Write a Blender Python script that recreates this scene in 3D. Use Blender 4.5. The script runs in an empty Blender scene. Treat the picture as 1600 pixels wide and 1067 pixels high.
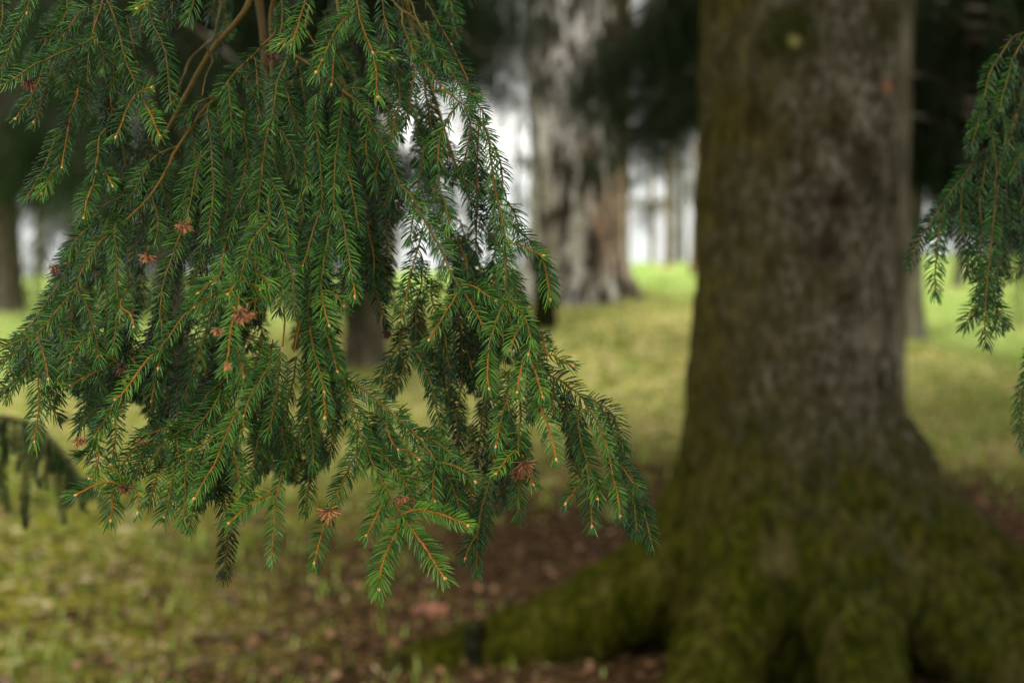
import bpy, bmesh, math, random
import numpy as np
from mathutils import Vector, Matrix, noise
R = math.radians
rng = np.random.default_rng(7)
random.seed(7)
scene = bpy.context.scene
COL = scene.collection

# ------------------------------------------------------------------ camera
CAM_H, PITCH, FPX = 1.60, R(7.0), 1600 * 50.0 / 36.0
FOCUS = 1.39
cd = bpy.data.cameras.new('camera'); cam = bpy.data.objects.new('camera', cd); COL.objects.link(cam)
cam.location = (0, 0, CAM_H); cam.rotation_euler = (R(90) - PITCH, 0, 0)
cd.lens = 50; cd.sensor_width = 36; cd.clip_start = 0.05; cd.clip_end = 6000
cd.dof.use_dof = True; cd.dof.focus_distance = FOCUS; cd.dof.aperture_fstop = 3.4
cd.dof.aperture_blades = 0
scene.camera = cam
FWD = np.array([0, math.cos(PITCH), -math.sin(PITCH)]); RIGHT = np.array([1.0, 0, 0])
UPV = np.array([0, math.sin(PITCH), math.cos(PITCH)]); CPOS = np.array([0, 0, CAM_H])
def P(px, py, d):
    """world point seen at photo pixel (px,py) at depth d along the view axis"""
    return CPOS + d * (FWD + RIGHT * (px - 800) / FPX - UPV * (py - 533.5) / FPX)

# ------------------------------------------------------------------ world, sun, exposure
SUN_EL, SUN_AZ = R(52), R(215)      # overcast, brighter from behind-left of the camera
w = bpy.data.worlds.new('World'); scene.world = w; w.use_nodes = True
nt = w.node_tree; nt.nodes.clear()
sky = nt.nodes.new('ShaderNodeTexSky'); sky.sky_type = 'NISHITA'; sky.sun_disc = False
sky.sun_elevation = SUN_EL; sky.sun_rotation = SUN_AZ; sky.air_density = 1.0; sky.dust_density = 1.0; sky.ozone_density = 1.0
hs = nt.nodes.new('ShaderNodeHueSaturation'); hs.inputs['Saturation'].default_value = 0.22
bg = nt.nodes.new('ShaderNodeBackground'); bg.inputs['Strength'].default_value = 0.15
out = nt.nodes.new('ShaderNodeOutputWorld')
cl = nt.nodes.new('ShaderNodeMix'); cl.data_type = 'RGBA'; cl.inputs[0].default_value = 0.72     # closed pale cloud layer over the clear sky
cl.inputs[7].default_value = (9.4, 9.3, 8.7, 1)
nt.links.new(sky.outputs[0], hs.inputs['Color']); nt.links.new(hs.outputs[0], cl.inputs[6]); nt.links.new(cl.outputs[2], bg.inputs[0]); nt.links.new(bg.outputs[0], out.inputs[0])
sl = bpy.data.lights.new('sun', 'SUN'); sl.energy = 1.5; sl.angle = R(11); sl.color = (1, 0.97, 0.92)
so = bpy.data.objects.new('sun', sl); COL.objects.link(so)
so.rotation_euler = (R(90) - SUN_EL, 0, R(180) - SUN_AZ)
scene.view_settings.view_transform = 'Standard'; scene.view_settings.look = 'None'
scene.view_settings.exposure = 0.27; scene.view_settings.gamma = 1.0
scene.render.engine = 'CYCLES'
scene.cycles.max_bounces = 6; scene.cycles.diffuse_bounces = 4; scene.cycles.glossy_bounces = 2
scene.cycles.transmission_bounces = 3; scene.cycles.use_denoising = True
scene.cycles.sample_clamp_indirect = 5.0

# ------------------------------------------------------------------ helpers
def tag(o, label=None, cat=None, group=None, kind=None):
    if label: o['label'] = label
    if cat: o['category'] = cat
    if group: o['group'] = group
    if kind: o['kind'] = kind
    return o
def empty(name, loc, label, cat, group=None):
    o = bpy.data.objects.new(name, None); COL.objects.link(o); o.location = loc
    o.empty_display_size = 0.1
    return tag(o, label, cat, group)
def mesh_obj(name, me, mat, parent=None):
    o = bpy.data.objects.new(name, me); COL.objects.link(o)
    if mat and not me.materials: me.materials.append(mat)
    if parent is not None:
        o.parent = parent; o.matrix_parent_inverse = Matrix.Identity(4)
        me.transform(Matrix.Translation(-world_loc(parent)))     # vertices are given in world space
    return o
def world_loc(p):
    v = Vector((0, 0, 0))
    while p is not None:
        v += p.location; p = p.parent
    return v
def np_mesh(name, verts, quads=None, tris=None, attrs=None, smooth=False):
    verts = np.asarray(verts, dtype=np.float32)
    loops, starts, totals = [], [], []
    n = 0
    if quads is not None and len(quads):
        quads = np.asarray(quads, dtype=np.int32); loops.append(quads.ravel())
        starts.append(np.arange(len(quads)) * 4); totals.append(np.full(len(quads), 4)); n = len(quads) * 4
    if tris is not None and len(tris):
        tris = np.asarray(tris, dtype=np.int32); loops.append(tris.ravel())
        starts.append(n + np.arange(len(tris)) * 3); totals.append(np.full(len(tris), 3))
    loops = np.concatenate(loops); starts = np.concatenate(starts).astype(np.int32); totals = np.concatenate(totals)
    me = bpy.data.meshes.new(name)
    me.vertices.add(len(verts)); me.vertices.foreach_set('co', verts.ravel())
    me.loops.add(len(loops)); me.loops.foreach_set('vertex_index', loops)
    me.polygons.add(len(starts)); me.polygons.foreach_set('loop_start', starts)
    if smooth: me.polygons.foreach_set('use_smooth', np.ones(len(starts), dtype=bool))
    for k, v in (attrs or {}).items():
        a = me.attributes.new(k, 'FLOAT', 'POINT'); a.data.foreach_set('value', np.asarray(v, dtype=np.float32))
    me.update(calc_edges=True)
    return me
def unit(v): return v / (np.linalg.norm(v, axis=-1, keepdims=True) + 1e-12)
def resample(pts, step):
    """Catmull-Rom through the points, then even spacing"""
    pts = np.asarray(pts, float)
    if len(pts) > 2:
        q = np.vstack([2 * pts[0] - pts[1], pts, 2 * pts[-1] - pts[-2]])
        t = np.linspace(0, 1, 9)[:-1][:, None]; o_ = []
        for i in range(1, len(q) - 2):
            a, b, c, d = q[i - 1], q[i], q[i + 1], q[i + 2]
            o_.append(0.5 * (2 * b + (c - a) * t + (2 * a - 5 * b + 4 * c - d) * t ** 2 + (3 * b - a - 3 * c + d) * t ** 3))
        pts = np.vstack(o_ + [pts[-1:]])
    s = np.concatenate([[0], np.cumsum(np.linalg.norm(np.diff(pts, axis=0), axis=1))])
    n = max(3, int(s[-1] / step) + 1)
    u = np.linspace(0, s[-1], n)
    return np.stack([np.interp(u, s, pts[:, k]) for k in range(3)], 1), s[-1]
def tangents(p):
    return unit(np.gradient(p, axis=0))
def tube(path, radii, sides=6, jitter=0.0, rs=rng):
    """returns verts, quads, tris of a capped tube"""
    n = len(path); T = tangents(path)
    ref = np.array([0, -1.0, 0.15]); S = unit(np.cross(T, ref)); U = np.cross(S, T)
    a = np.arange(sides) / sides * 2 * np.pi
    rr = np.asarray(radii)[:, None] * np.ones((1, sides))
    if jitter: rr = rr * (1 + jitter * rs.standard_normal((n, sides)))
    v = path[:, None, :] + rr[..., None] * (np.cos(a)[None, :, None] * S[:, None, :] + np.sin(a)[None, :, None] * U[:, None, :])
    v = v.reshape(-1, 3)
    i = np.arange(n - 1)[:, None] * sides; j = np.arange(sides)[None, :]; j2 = (j + 1) % sides
    q = np.stack([i + j, i + j2, i + sides + j2, i + sides + j], -1).reshape(-1, 4)
    v = np.vstack([v, path[:1], path[-1:]]); c0, c1 = n * sides, n * sides + 1
    jj = np.arange(sides); k2 = (jj + 1) % sides
    t = np.vstack([np.stack([np.full(sides, c0), k2, jj], 1), np.stack([np.full(sides, c1), (n - 1) * sides + jj, (n - 1) * sides + k2], 1)])
    return v, q, t
class Acc:
    def __init__(s): s.v, s.q, s.t, s.a, s.n = [], [], [], [], 0
    def add(s, v, q=None, t=None, a=0.5):
        v = np.asarray(v)
        s.v.append(v)
        if q is not None and len(q): s.q.append(np.asarray(q) + s.n)
        if t is not None and len(t): s.t.append(np.asarray(t) + s.n)
        s.a.append(np.broadcast_to(a, (len(v),)) if np.ndim(a) == 0 else a); s.n += len(v)
    def mesh(s, name, smooth=False):
        return np_mesh(name, np.vstack(s.v), np.vstack(s.q) if s.q else None, np.vstack(s.t) if s.t else None,
                       {'tint': np.concatenate(s.a)}, smooth)

def needle_geo(base, D, N, L, W, bend, tone, rs=rng):
    """base,D(direction),N(up side) per needle; slightly curved rhombic needle, 13 verts"""
    m = len(base); S = unit(np.cross(D, N)); N = np.cross(S, D)
    pos = [0.0, 0.42, 0.8]; wid = [0.55, 1.0, 0.72]
    V = np.empty((m, 13, 3))
    for k, (t, wv) in enumerate(zip(pos, wid)):
        c = base + D * (L * t)[:, None] + bend * (t * t * L)[:, None]
        for c4, (a, b) in enumerate(((1, 0), (0, .72), (-1, 0), (0, -.72))):
            V[:, k * 4 + c4] = c + S * (a * wv * W * .5)[:, None] + N * (b * wv * W * .5)[:, None]
    V[:, 12] = base + D * L[:, None] + bend * L[:, None]
    q = []
    for k in range(2):
        for j in range(4): q.append([k * 4 + j, k * 4 + (j + 1) % 4, k * 4 + 4 + (j + 1) % 4, k * 4 + 4 + j])
    t_ = [[8 + j, 8 + (j + 1) % 4, 12] for j in range(4)]
    off = (np.arange(m) * 13)[:, None, None]
    Q = (np.array(q)[None] + off).reshape(-1, 4); T_ = (np.array(t_)[None] + off).reshape(-1, 3)
    return V.reshape(-1, 3), Q, T_, np.repeat(tone, 13)

def shoot_needles(path, start=0.0, nl=0.0172, spacing=0.0019, nrm=None, tone=0.5, width=0.0015, rs=rng, lower=.35):
    """needles combed to both sides of a resampled path (world space): four even rows, two per side, plus stray ones"""
    s = np.concatenate([[0], np.cumsum(np.linalg.norm(np.diff(path, axis=0), axis=1))]); Ltot = s[-1]
    T = tangents(path); s0 = start * Ltot
    us, ph = [], []
    full = rs.uniform(.6, 1.15); spacing = spacing * rs.uniform(.82, 1.3); wild = rs.uniform(.6, 1.8)
    for side in (1, -1):
        for f0, jit, sp in ((.02, .08, 1.0), (.46, .16, 1.5), (1.2, .25, 5.0), (-.4, .22, 3.2)):
            m = max(2, int((Ltot - s0) / (spacing * sp)))
            u = s0 + (np.arange(m) + rs.random()) * (Ltot - s0) / m + rs.normal(0, spacing * .16, m)
            bald = np.interp(u, np.linspace(0, Ltot + 1e-6, 9), rs.random(9)); keep = rs.random(m) < np.where(bald < .18, .45, .95)
            u = u[keep]; p_ = f0 * full + rs.normal(0, jit, len(u))
            us.append(u); ph.append(np.where(side > 0, p_, np.pi - p_))
    u = np.clip(np.concatenate(us), s0, Ltot); phi = np.concatenate(ph)
    extra = 6; u = np.concatenate([u, np.full(extra, Ltot) - .001 * rs.random(extra)]); phi = np.concatenate([phi, np.linspace(-.3, np.pi + .3, extra) + rs.normal(0, .2, extra)])
    m = len(u)
    B = np.stack([np.interp(u, s, path[:, k]) for k in range(3)], 1)
    TT = unit(np.stack([np.interp(u, s, T[:, k]) for k in range(3)], 1))
    if nrm is None: nrm = np.array([0, -0.9, 0.45])
    N = np.broadcast_to(nrm, (m, 3)); S = unit(np.cross(TT, N)); N = np.cross(S, TT)
    radial = S * np.cos(phi)[:, None] + N * np.sin(phi)[:, None]
    tipf = np.clip((u - (Ltot - 0.018)) / 0.018, 0, 1)
    slow = np.interp(u, np.linspace(0, Ltot + 1e-6, 6), rs.normal(0, R(4), 6))       # slow drift along the shoot
    ang = R(63) + slow + wild * rs.normal(0, R(5), m) - tipf * R(30)
    ang[-extra:] = R(16) + rs.random(extra) * R(22)
    odd = rs.random(m) < .07; ang[odd] += rs.normal(0, R(22), odd.sum())
    D = unit(TT * np.cos(ang)[:, None] + radial * np.sin(ang)[:, None])
    L = nl * rs.uniform(.82, 1.08) * (0.84 + 0.22 * rs.random(m)) * (0.74 + 0.26 * np.sin(np.pi * np.clip((u - s0) / (Ltot - s0 + 1e-6), 0.06, .86)))
    L[-extra:] *= 0.66
    bend = (TT * 0.26 - radial * 0.12 + N * .03) * (0.7 + 0.6 * rs.random(m))[:, None]
    t = np.clip(tone + rs.normal(0, 0.17, m) + .05 * tipf + np.interp(u, np.linspace(0, Ltot + 1e-6, 5), rs.normal(0, .1, 5)), 0, 1)
    return needle_geo(B, D, unit(N + 0.3 * rs.standard_normal((m, 3))), L, width * (0.88 + 0.24 * rs.random(m)), bend, t, rs)

# ------------------------------------------------------------------ materials
def new_mat(name):
    m = bpy.data.materials.new(name); m.use_nodes = True
    b = m.node_tree.nodes['Principled BSDF']; return m, m.node_tree, b
def ramp(nt, fac, stops):
    r = nt.nodes.new('ShaderNodeValToRGB'); el = r.color_ramp.elements
    while len(el) < len(stops): el.new(0.5)
    for e, (p_, c) in zip(el, stops): e.position = p_; e.color = (*c, 1)
    if fac is not None: nt.links.new(fac, r.inputs[0])
    return r.outputs[0]
def attr(nt, n='tint'):
    a = nt.nodes.new('ShaderNodeAttribute'); a.attribute_name = n; return a.outputs['Fac']
def tex(nt, kind, scale, coord=None, detail=4, **kw):
    t = nt.nodes.new(kind)
    t.inputs['Scale'].default_value = scale
    if 'Detail' in t.inputs: t.inputs['Detail'].default_value = detail
    for k, v in kw.items(): t.inputs[k].default_value = v
    if coord is not None: nt.links.new(coord, t.inputs['Vector'])
    return t
def coords(nt, kind='Object', scale=(1, 1, 1)):
    c = nt.nodes.new('ShaderNodeTexCoord'); mp = nt.nodes.new('ShaderNodeMapping'); mp.inputs['Scale'].default_value = scale
    nt.links.new(c.outputs[kind], mp.inputs[0]); return mp.outputs[0]
def mixc(nt, f, a, b, mode='MIX'):
    m = nt.nodes.new('ShaderNodeMix'); m.data_type = 'RGBA'; m.blend_type = mode
    for inp, v in ((m.inputs['Factor'], f), (m.inputs[6], a), (m.inputs[7], b)):
        if isinstance(v, (tuple, list)): inp.default_value = (*v, 1)
        elif isinstance(v, (int, float)): inp.default_value = v
        else: nt.links.new(v, inp)
    return m.outputs[2]
def math_(nt, op, a, b=None, clamp=False):
    m = nt.nodes.new('ShaderNodeMath'); m.operation = op; m.use_clamp = clamp
    for i, v in enumerate((a, b)):
        if v is None: continue
        if isinstance(v, (int, float)): m.inputs[i].default_value = v
        else: nt.links.new(v, m.inputs[i])
    return m.outputs[0]
def bump(nt, b, h, strength, dist):
    n = nt.nodes.new('ShaderNodeBump'); n.inputs['Strength'].default_value = strength; n.inputs['Distance'].default_value = dist
    nt.links.new(h, n.inputs['Height']); nt.links.new(n.outputs[0], b.inputs['Normal'])

def needle_mat(name, dark, mid, light, rough=0.34, spec=0.5, trans=0.25):
    m, t, b = new_mat(name)
    c = ramp(t, attr(t), [(0, dark), (0.5, mid), (1, light)])
    t.links.new(c, b.inputs['Base Color']); b.inputs['Roughness'].default_value = rough
    b.inputs['Specular IOR Level'].default_value = spec
    tr = t.nodes.new('ShaderNodeBsdfTranslucent'); t.links.new(c, tr.inputs[0])
    mx = t.nodes.new('ShaderNodeMixShader'); mx.inputs[0].default_value = trans
    o = t.nodes['Material Output']
    t.links.new(b.outputs[0], mx.inputs[1]); t.links.new(tr.outputs[0], mx.inputs[2]); t.links.new(mx.outputs[0], o.inputs[0])
    return m
M_NEEDLE = needle_mat('spruce_needles', (0.003, 0.017, 0.002), (0.022, 0.084, 0.008), (0.13, 0.27, 0.025), 0.20, 0.30, 0.10)
M_FARN = needle_mat('spruce_needles_painted_shade', (0.010, 0.028, 0.010), (0.018, 0.050, 0.014), (0.035, 0.085, 0.02), 0.6, 0.08, 0.25)  # darker needle copy, shade of the background trees put into the colour
def bark_twig():
    m, t, b = new_mat('twig_bark')
    n = tex(t, 'ShaderNodeTexNoise', 420, coords(t), 3)
    base = ramp(t, attr(t), [(0, (0.028, 0.016, 0.008)), (0.35, (0.125, 0.085, 0.018)), (0.6, (0.20, 0.10, 0.014)), (0.8, (0.36, 0.13, 0.012)), (1, (0.62, 0.26, 0.025))])
    c = mixc(t, 0.6, base, ramp(t, n.outputs[0], [(0.3, (0.25, 0.2, 0.15)), (0.65, (1.0, 1.0, 0.9))]), 'MULTIPLY')
    t.links.new(c, b.inputs['Base Color']); b.inputs['Roughness'].default_value = 0.6; b.inputs['Specular IOR Level'].default_value = 0.12
    bump(t, b, n.outputs[0], 0.8, 0.0008)
    return m
M_TWIG = bark_twig()
m, t, b = new_mat('bud_scales'); n = tex(t, 'ShaderNodeTexNoise', 900, coords(t), 2)
t.links.new(ramp(t, n.outputs[0], [(0.35, (0.35, 0.12, 0.03)), (0.65, (0.75, 0.38, 0.12))]), b.inputs['Base Color']); b.inputs['Roughness'].default_value = 0.5
M_BUD = m
m, t, b = new_mat('dry_gall')
t.links.new(ramp(t, attr(t), [(0, (0.035, 0.012, 0.006)), (0.5, (0.19, 0.058, 0.018)), (1, (0.52, 0.23, 0.08))]), b.inputs['Base Color']); b.inputs['Roughness'].default_value = 0.55
M_GALL = m

# ------------------------------------------------------------------ terrain
TRUNK = np.array([0.90, 4.55])
def sm(a, b, x):
    t = np.clip((x - a) / (b - a), 0, 1); return t * t * (3 - 2 * t)
BIRCH = np.array([0.555, 12.2])
def ground_h(x, y):
    h = .42 * np.exp(-((x - BIRCH[0]) ** 2 + (y - BIRCH[1]) ** 2) / (2 * 1.7 ** 2))
    h = h + .10 * np.exp(-((x - 2.6) ** 2 + (y - 10.5) ** 2) / (2 * 1.6 ** 2))
    h = h + .07 * sm(8, 17, y) + .022 * np.clip(x, -9, 9) * sm(10, 20, y)
    h = h + .05 * np.exp(-((x - TRUNK[0]) ** 2 + (y - TRUNK[1]) ** 2) / (2 * .9 ** 2))
    far = np.clip(y - 20.5 - .12 * np.abs(x + 2), 0, None)
    return h - np.where(far < 30, far ** 2 * .017, 15.3 + (far - 30) * .0)
def lump(x, y):
    return .018 * np.sin(2.1 * x + 1.3 * np.sin(1.7 * y)) * np.sin(2.6 * y + .7) + .01 * np.sin(7.3 * x + 2 * np.sin(3.1 * y)) * np.sin(6.1 * y + 1.1 * x)
nx, ny = 340, 420
ux = np.linspace(-1, 1, nx); uy = np.linspace(0, 1, ny)
gx = 6 * ux + 1500 * np.sign(ux) * np.abs(ux) ** 7; gy = -3 + 24 * uy + 2500 * uy ** 9
X, Y = np.meshgrid(gx, gy); Z = ground_h(X, Y) + lump(X, Y) + .006 * rng.standard_normal(X.shape) * (Y < 14)
V = np.stack([X, Y, Z], -1).reshape(-1, 3)
i = np.arange(ny - 1)[:, None] * nx; j = np.arange(nx - 1)[None]
Q = np.stack([i + j, i + j + 1, i + nx + j + 1, i + nx + j], -1).reshape(-1, 4)
m, t, b = new_mat('forest_floor')
C = coords(t, 'Object')
n1 = tex(t, 'ShaderNodeTexNoise', .55, C, 5); n2 = tex(t, 'ShaderNodeTexNoise', 5.5, C, 7); n3 = tex(t, 'ShaderNodeTexNoise', 34, C, 5)
n4 = tex(t, 'ShaderNodeTexNoise', 12.0, C, 5); vz = tex(t, 'ShaderNodeTexVoronoi', 26, C)
sep = t.nodes.new('ShaderNodeSeparateXYZ'); t.links.new(C, sep.inputs[0])
litter = ramp(t, n3.outputs[0], [(.34, (.014, .009, .004)), (.48, (.046, .028, .012)), (.6, (.105, .058, .025)), (.74, (.22, .14, .07))])
moss = ramp(t, n3.outputs[0], [(.34, (.040, .052, .004)), (.48, (.16, .17, .016)), (.6, (.32, .29, .035)), (.74, (.50, .45, .12))])
straw = ramp(t, n4.outputs[0], [(.35, (.38, .40, .07)), (.48, (.72, .66, .20)), (.57, (.78, .62, .24)), (.68, (.80, .66, .42))])
grass = ramp(t, n4.outputs[0], [(.35, (.27, .52, .09)), (.55, (.40, .60, .14)), (.72, (.58, .58, .24))])
near = mixc(t, ramp(t, n2.outputs[0], [(.38, (0, 0, 0)), (.5, (1, 1, 1))]), litter, moss)
nearm = mixc(t, ramp(t, n4.outputs[0], [(.53, (0, 0, 0)), (.66, (.8, .8, .8))]), near, straw)
# distance from the trunk decides how bare the soil is
vx = math_(t, 'MULTIPLY', math_(t, 'SUBTRACT', sep.outputs[0], float(TRUNK[0]) + .50), .78); vy = math_(t, 'SUBTRACT', sep.outputs[1], float(TRUNK[1]) + .35)
vy = math_(t, 'MULTIPLY', vy, .62)
d2 = math_(t, 'SQRT', math_(t, 'ADD', math_(t, 'MULTIPLY', vx, vx), math_(t, 'MULTIPLY', vy, vy)))
wob = math_(t, 'MULTIPLY', math_(t, 'SUBTRACT', n1.outputs[0], .5), 3.2)
f1 = math_(t, 'DIVIDE', math_(t, 'SUBTRACT', math_(t, 'ADD', d2, wob), 1.45), 1.5, True)
c1 = mixc(t, f1, litter, nearm)
f2 = math_(t, 'DIVIDE', math_(t, 'SUBTRACT', math_(t, 'ADD', sep.outputs[1], wob), 7.2), 2.0, True)
c2 = mixc(t, f2, c1, mixc(t, ramp(t, n2.outputs[0], [(.52, (0, 0, 0)), (.66, (1, 1, 1))]), straw, nearm))
yx = math_(t, 'ADD', sep.outputs[1], math_(t, 'MULTIPLY', math_(t, 'ABSOLUTE', sep.outputs[0]), 1.2))
f3 = math_(t, 'DIVIDE', math_(t, 'SUBTRACT', math_(t, 'ADD', yx, math_(t, 'MULTIPLY', wob, 1.6)), 14.2), 1.8, True)
f3 = math_(t, 'MULTIPLY', f3, .92)
c3 = mixc(t, f3, c2, mixc(t, ramp(t, n1.outputs[0], [(.54, (0, 0, 0)), (.66, (1, 1, 1))]), grass, straw))
t.links.new(c3, b.inputs['Base Color']); b.inputs['Roughness'].default_value = .95; b.inputs['Specular IOR Level'].default_value = .02
bump(t, b, n3.outputs[0], .8, .03)
g = mesh_obj('ground', np_mesh('ground', V, Q, smooth=True), m); tag(g, 'forest floor with moss, brown litter and grass', kind='structure')

# lake added far below the crest, mirrors the pale sky to brighten the gaps
bm = bmesh.new(); s_ = 5000
for c_ in ((-s_, 55, -14.2), (s_, 55, -14.2), (s_, 5500, -14.2), (-s_, 5500, -14.2)): bm.verts.new(c_)
bm.faces.new(bm.verts); me = bpy.data.meshes.new('lake'); bm.to_mesh(me); bm.free()
m, t, b = new_mat('lake_water'); b.inputs['Base Color'].default_value = (.30, .34, .35, 1); b.inputs['Roughness'].default_value = .18
nn = tex(t, 'ShaderNodeTexNoise', .6, coords(t, 'Object', (1, .3, 1)), 3); bump(t, b, nn.outputs[0], .15, .2)
tag(mesh_obj('lake', me, m), 'pale lake water added beyond the grassy crest', kind='structure')

# ------------------------------------------------------------------ litter and grass on the floor
def scatter(n, dfun, rs):
    pts = []
    while len(pts) < n:
        d = dfun(rs); px = rs.uniform(-150, 1750); x = (px - 800) / FPX * d; pts.append((x, d))
    p = np.array(pts); return p[:, 0], p[:, 1]
rs = np.random.default_rng(5)
# leaves: bent quads
n = 8500; x, y = scatter(n, lambda r: 3.3 + 9.5 * r.random() ** 1.4, rs)
keep = (np.hypot((x - TRUNK[0]), y - TRUNK[1]) > .5); x, y = x[keep], y[keep]; n = len(x)
z = ground_h(x, y) + lump(x, y) + .012
az = rs.uniform(0, 6.28, n); L = rs.uniform(.008, .024, n); W = L * rs.uniform(.4, .8, n)
A_ = np.stack([np.cos(az), np.sin(az), rs.normal(0, .25, n)], 1); B_ = np.stack([-np.sin(az), np.cos(az), rs.normal(0, .25, n)], 1)
c = np.stack([x, y, z], 1); up = np.array([0, 0, 1.])
curl = rs.uniform(.1, .6, n)[:, None] * W[:, None] * up
V = np.stack([c - A_ * L[:, None], c + B_ * W[:, None] + curl, c + A_ * L[:, None], c - B_ * W[:, None] + curl, c - A_ * L[:, None] * .3, c + A_ * L[:, None] * .4], 1).reshape(-1, 3)
k = (np.arange(n) * 6)[:, None]
T_ = np.concatenate([k + np.array([0, 4, 1]), k + np.array([4, 5, 1]), k + np.array([5, 2, 1]), k + np.array([0, 3, 4]), k + np.array([4, 3, 5]), k + np.array([5, 3, 2])])
m, t, b = new_mat('fallen_leaf'); t.links.new(ramp(t, attr(t), [(0, (.03, .014, .008)), (.4, (.12, .05, .024)), (.65, (.26, .12, .045)), (.85, (.36, .22, .10)), (1, (.48, .38, .24))]), b.inputs['Base Color']); b.inputs['Roughness'].default_value = .7
o = mesh_obj('leaf_litter', np_mesh('leaf_litter', V, None, T_, {'tint': np.repeat(np.clip(rs.beta(1.4, 1.6, n), 0, 1), 6)}), m)
tag(o, 'small fallen brown and pale leaves scattered over the forest floor', 'leaves', kind='stuff')
# grass blades
n = 110000; x, y = scatter(n, lambda r: 3.5 + 15 * r.random() ** 1.25, rs)
dens = .5 + .5 * np.sin(1.9 * x + 2.2 * np.sin(1.3 * y)) * np.sin(1.7 * y + .6 * x)
keep = (np.hypot((x - TRUNK[0] - .5) * .78, (y - TRUNK[1] - .35) * .62) + .35 * np.sin(2.3 * x + 1) * np.sin(3.1 * y) > 1.15 + 1.7 * rs.random(n) ** 1.5) & (rs.random(n) < .35 + .65 * np.clip(dens + (y - 7) * .1, 0, 1))
x, y = x[keep], y[keep]; n = len(x); z = ground_h(x, y) + lump(x, y) - .003
az = rs.uniform(0, 6.28, n); h = rs.uniform(.015, .05, n) * (1 + .05 * y) * (.8 + 1.1 * np.clip(np.sin(5.1 * x + 1.7 * np.sin(2.9 * y)) * np.sin(4.3 * y + 1.1 * x), 0, 1) ** 2); wd = .0022 + .00035 * y
lean = np.stack([np.cos(az), np.sin(az), 0 * az], 1) * (h * rs.uniform(.2, 1.1, n))[:, None]
c = np.stack([x, y, z], 1); sd = np.stack([-np.sin(az), np.cos(az), 0 * az], 1) * wd[:, None]
V = np.stack([c - sd, c + sd, c + lean * .4 + up * (h * .6)[:, None] + sd * .7, c + lean * .4 + up * (h * .6)[:, None] - sd * .7, c + lean + up * h[:, None]], 1).reshape(-1, 3)
k = (np.arange(n) * 5)[:, None]; Q = k + np.array([0, 1, 2, 3]); T_ = k + np.array([3, 2, 4])
tint = np.clip(rs.normal(.45, .24, n) + .10 * np.clip(y - 6.3, 0, 6), 0, 1)
m, t, b = new_mat('grass_blade'); cg = ramp(t, attr(t), [(0, (.09, .075, .02)), (.35, (.19, .20, .025)), (.65, (.22, .35, .045)), (1, (.56, .60, .22))])
t.links.new(cg, b.inputs['Base Color']); b.inputs['Roughness'].default_value = .7; b.inputs['Specular IOR Level'].default_value = .1
o = mesh_obj('grass', np_mesh('grass', V, Q, T_, {'tint': np.repeat(tint, 5)}), m); tag(o, 'short grass and moss shoots between the trees', 'grass', kind='stuff')

# fallen dead twigs and needles-bare sticks
tl = Acc(); x, y = scatter(420, lambda r: 3.6 + 6.5 * r.random(), rs)
for x_, y_ in zip(x, y):
    if math.hypot(x_ - TRUNK[0], y_ - TRUNK[1]) < .6: continue
    a_ = rs.uniform(0, 6.28); L_ = rs.uniform(.04, .22); k = 5; s_ = np.linspace(-.5, .5, k)
    pp = np.stack([x_ + np.cos(a_) * s_ * L_ + rs.normal(0, .006, k), y_ + np.sin(a_) * s_ * L_ + rs.normal(0, .006, k), 0 * s_], 1)
    pp[:, 2] = ground_h(pp[:, 0], pp[:, 1]) + lump(pp[:, 0], pp[:, 1]) + .012 + rs.normal(0, .004, k)
    v, q, t_ = tube(pp, np.full(k, rs.uniform(.0015, .005)), 5); tl.add(v, q, t_, rs.uniform(.1, .45))
tag(mesh_obj('twig_litter', tl.mesh('twig_litter'), M_TWIG), 'small dead sticks lying in the litter', 'sticks', kind='stuff')

# ------------------------------------------------------------------ bark materials
def bark_mat(name, stops, zs=.25, sc=22, bd=.02, moss=None, rough=.9):
    m, t, b = new_mat(name); C = coords(t, 'Object', (1, 1, zs))
    a = tex(t, 'ShaderNodeTexNoise', sc, C, 6); c2 = tex(t, 'ShaderNodeTexNoise', sc * .22, C, 4); f = tex(t, 'ShaderNodeTexVoronoi', sc * 1.7, C)
    mix = math_(t, 'ADD', math_(t, 'MULTIPLY', a.outputs[0], .6), math_(t, 'MULTIPLY', c2.outputs[0], .4))
    col = ramp(t, mix, stops)
    if moss: col = moss(t, col)
    t.links.new(col, b.inputs['Base Color']); b.inputs['Roughness'].default_value = rough; b.inputs['Specular IOR Level'].default_value = .02
    hh = math_(t, 'ADD', a.outputs[0], math_(t, 'MULTIPLY', f.outputs[0], .5)); bump(t, b, hh, .9, bd)
    return m
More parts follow.
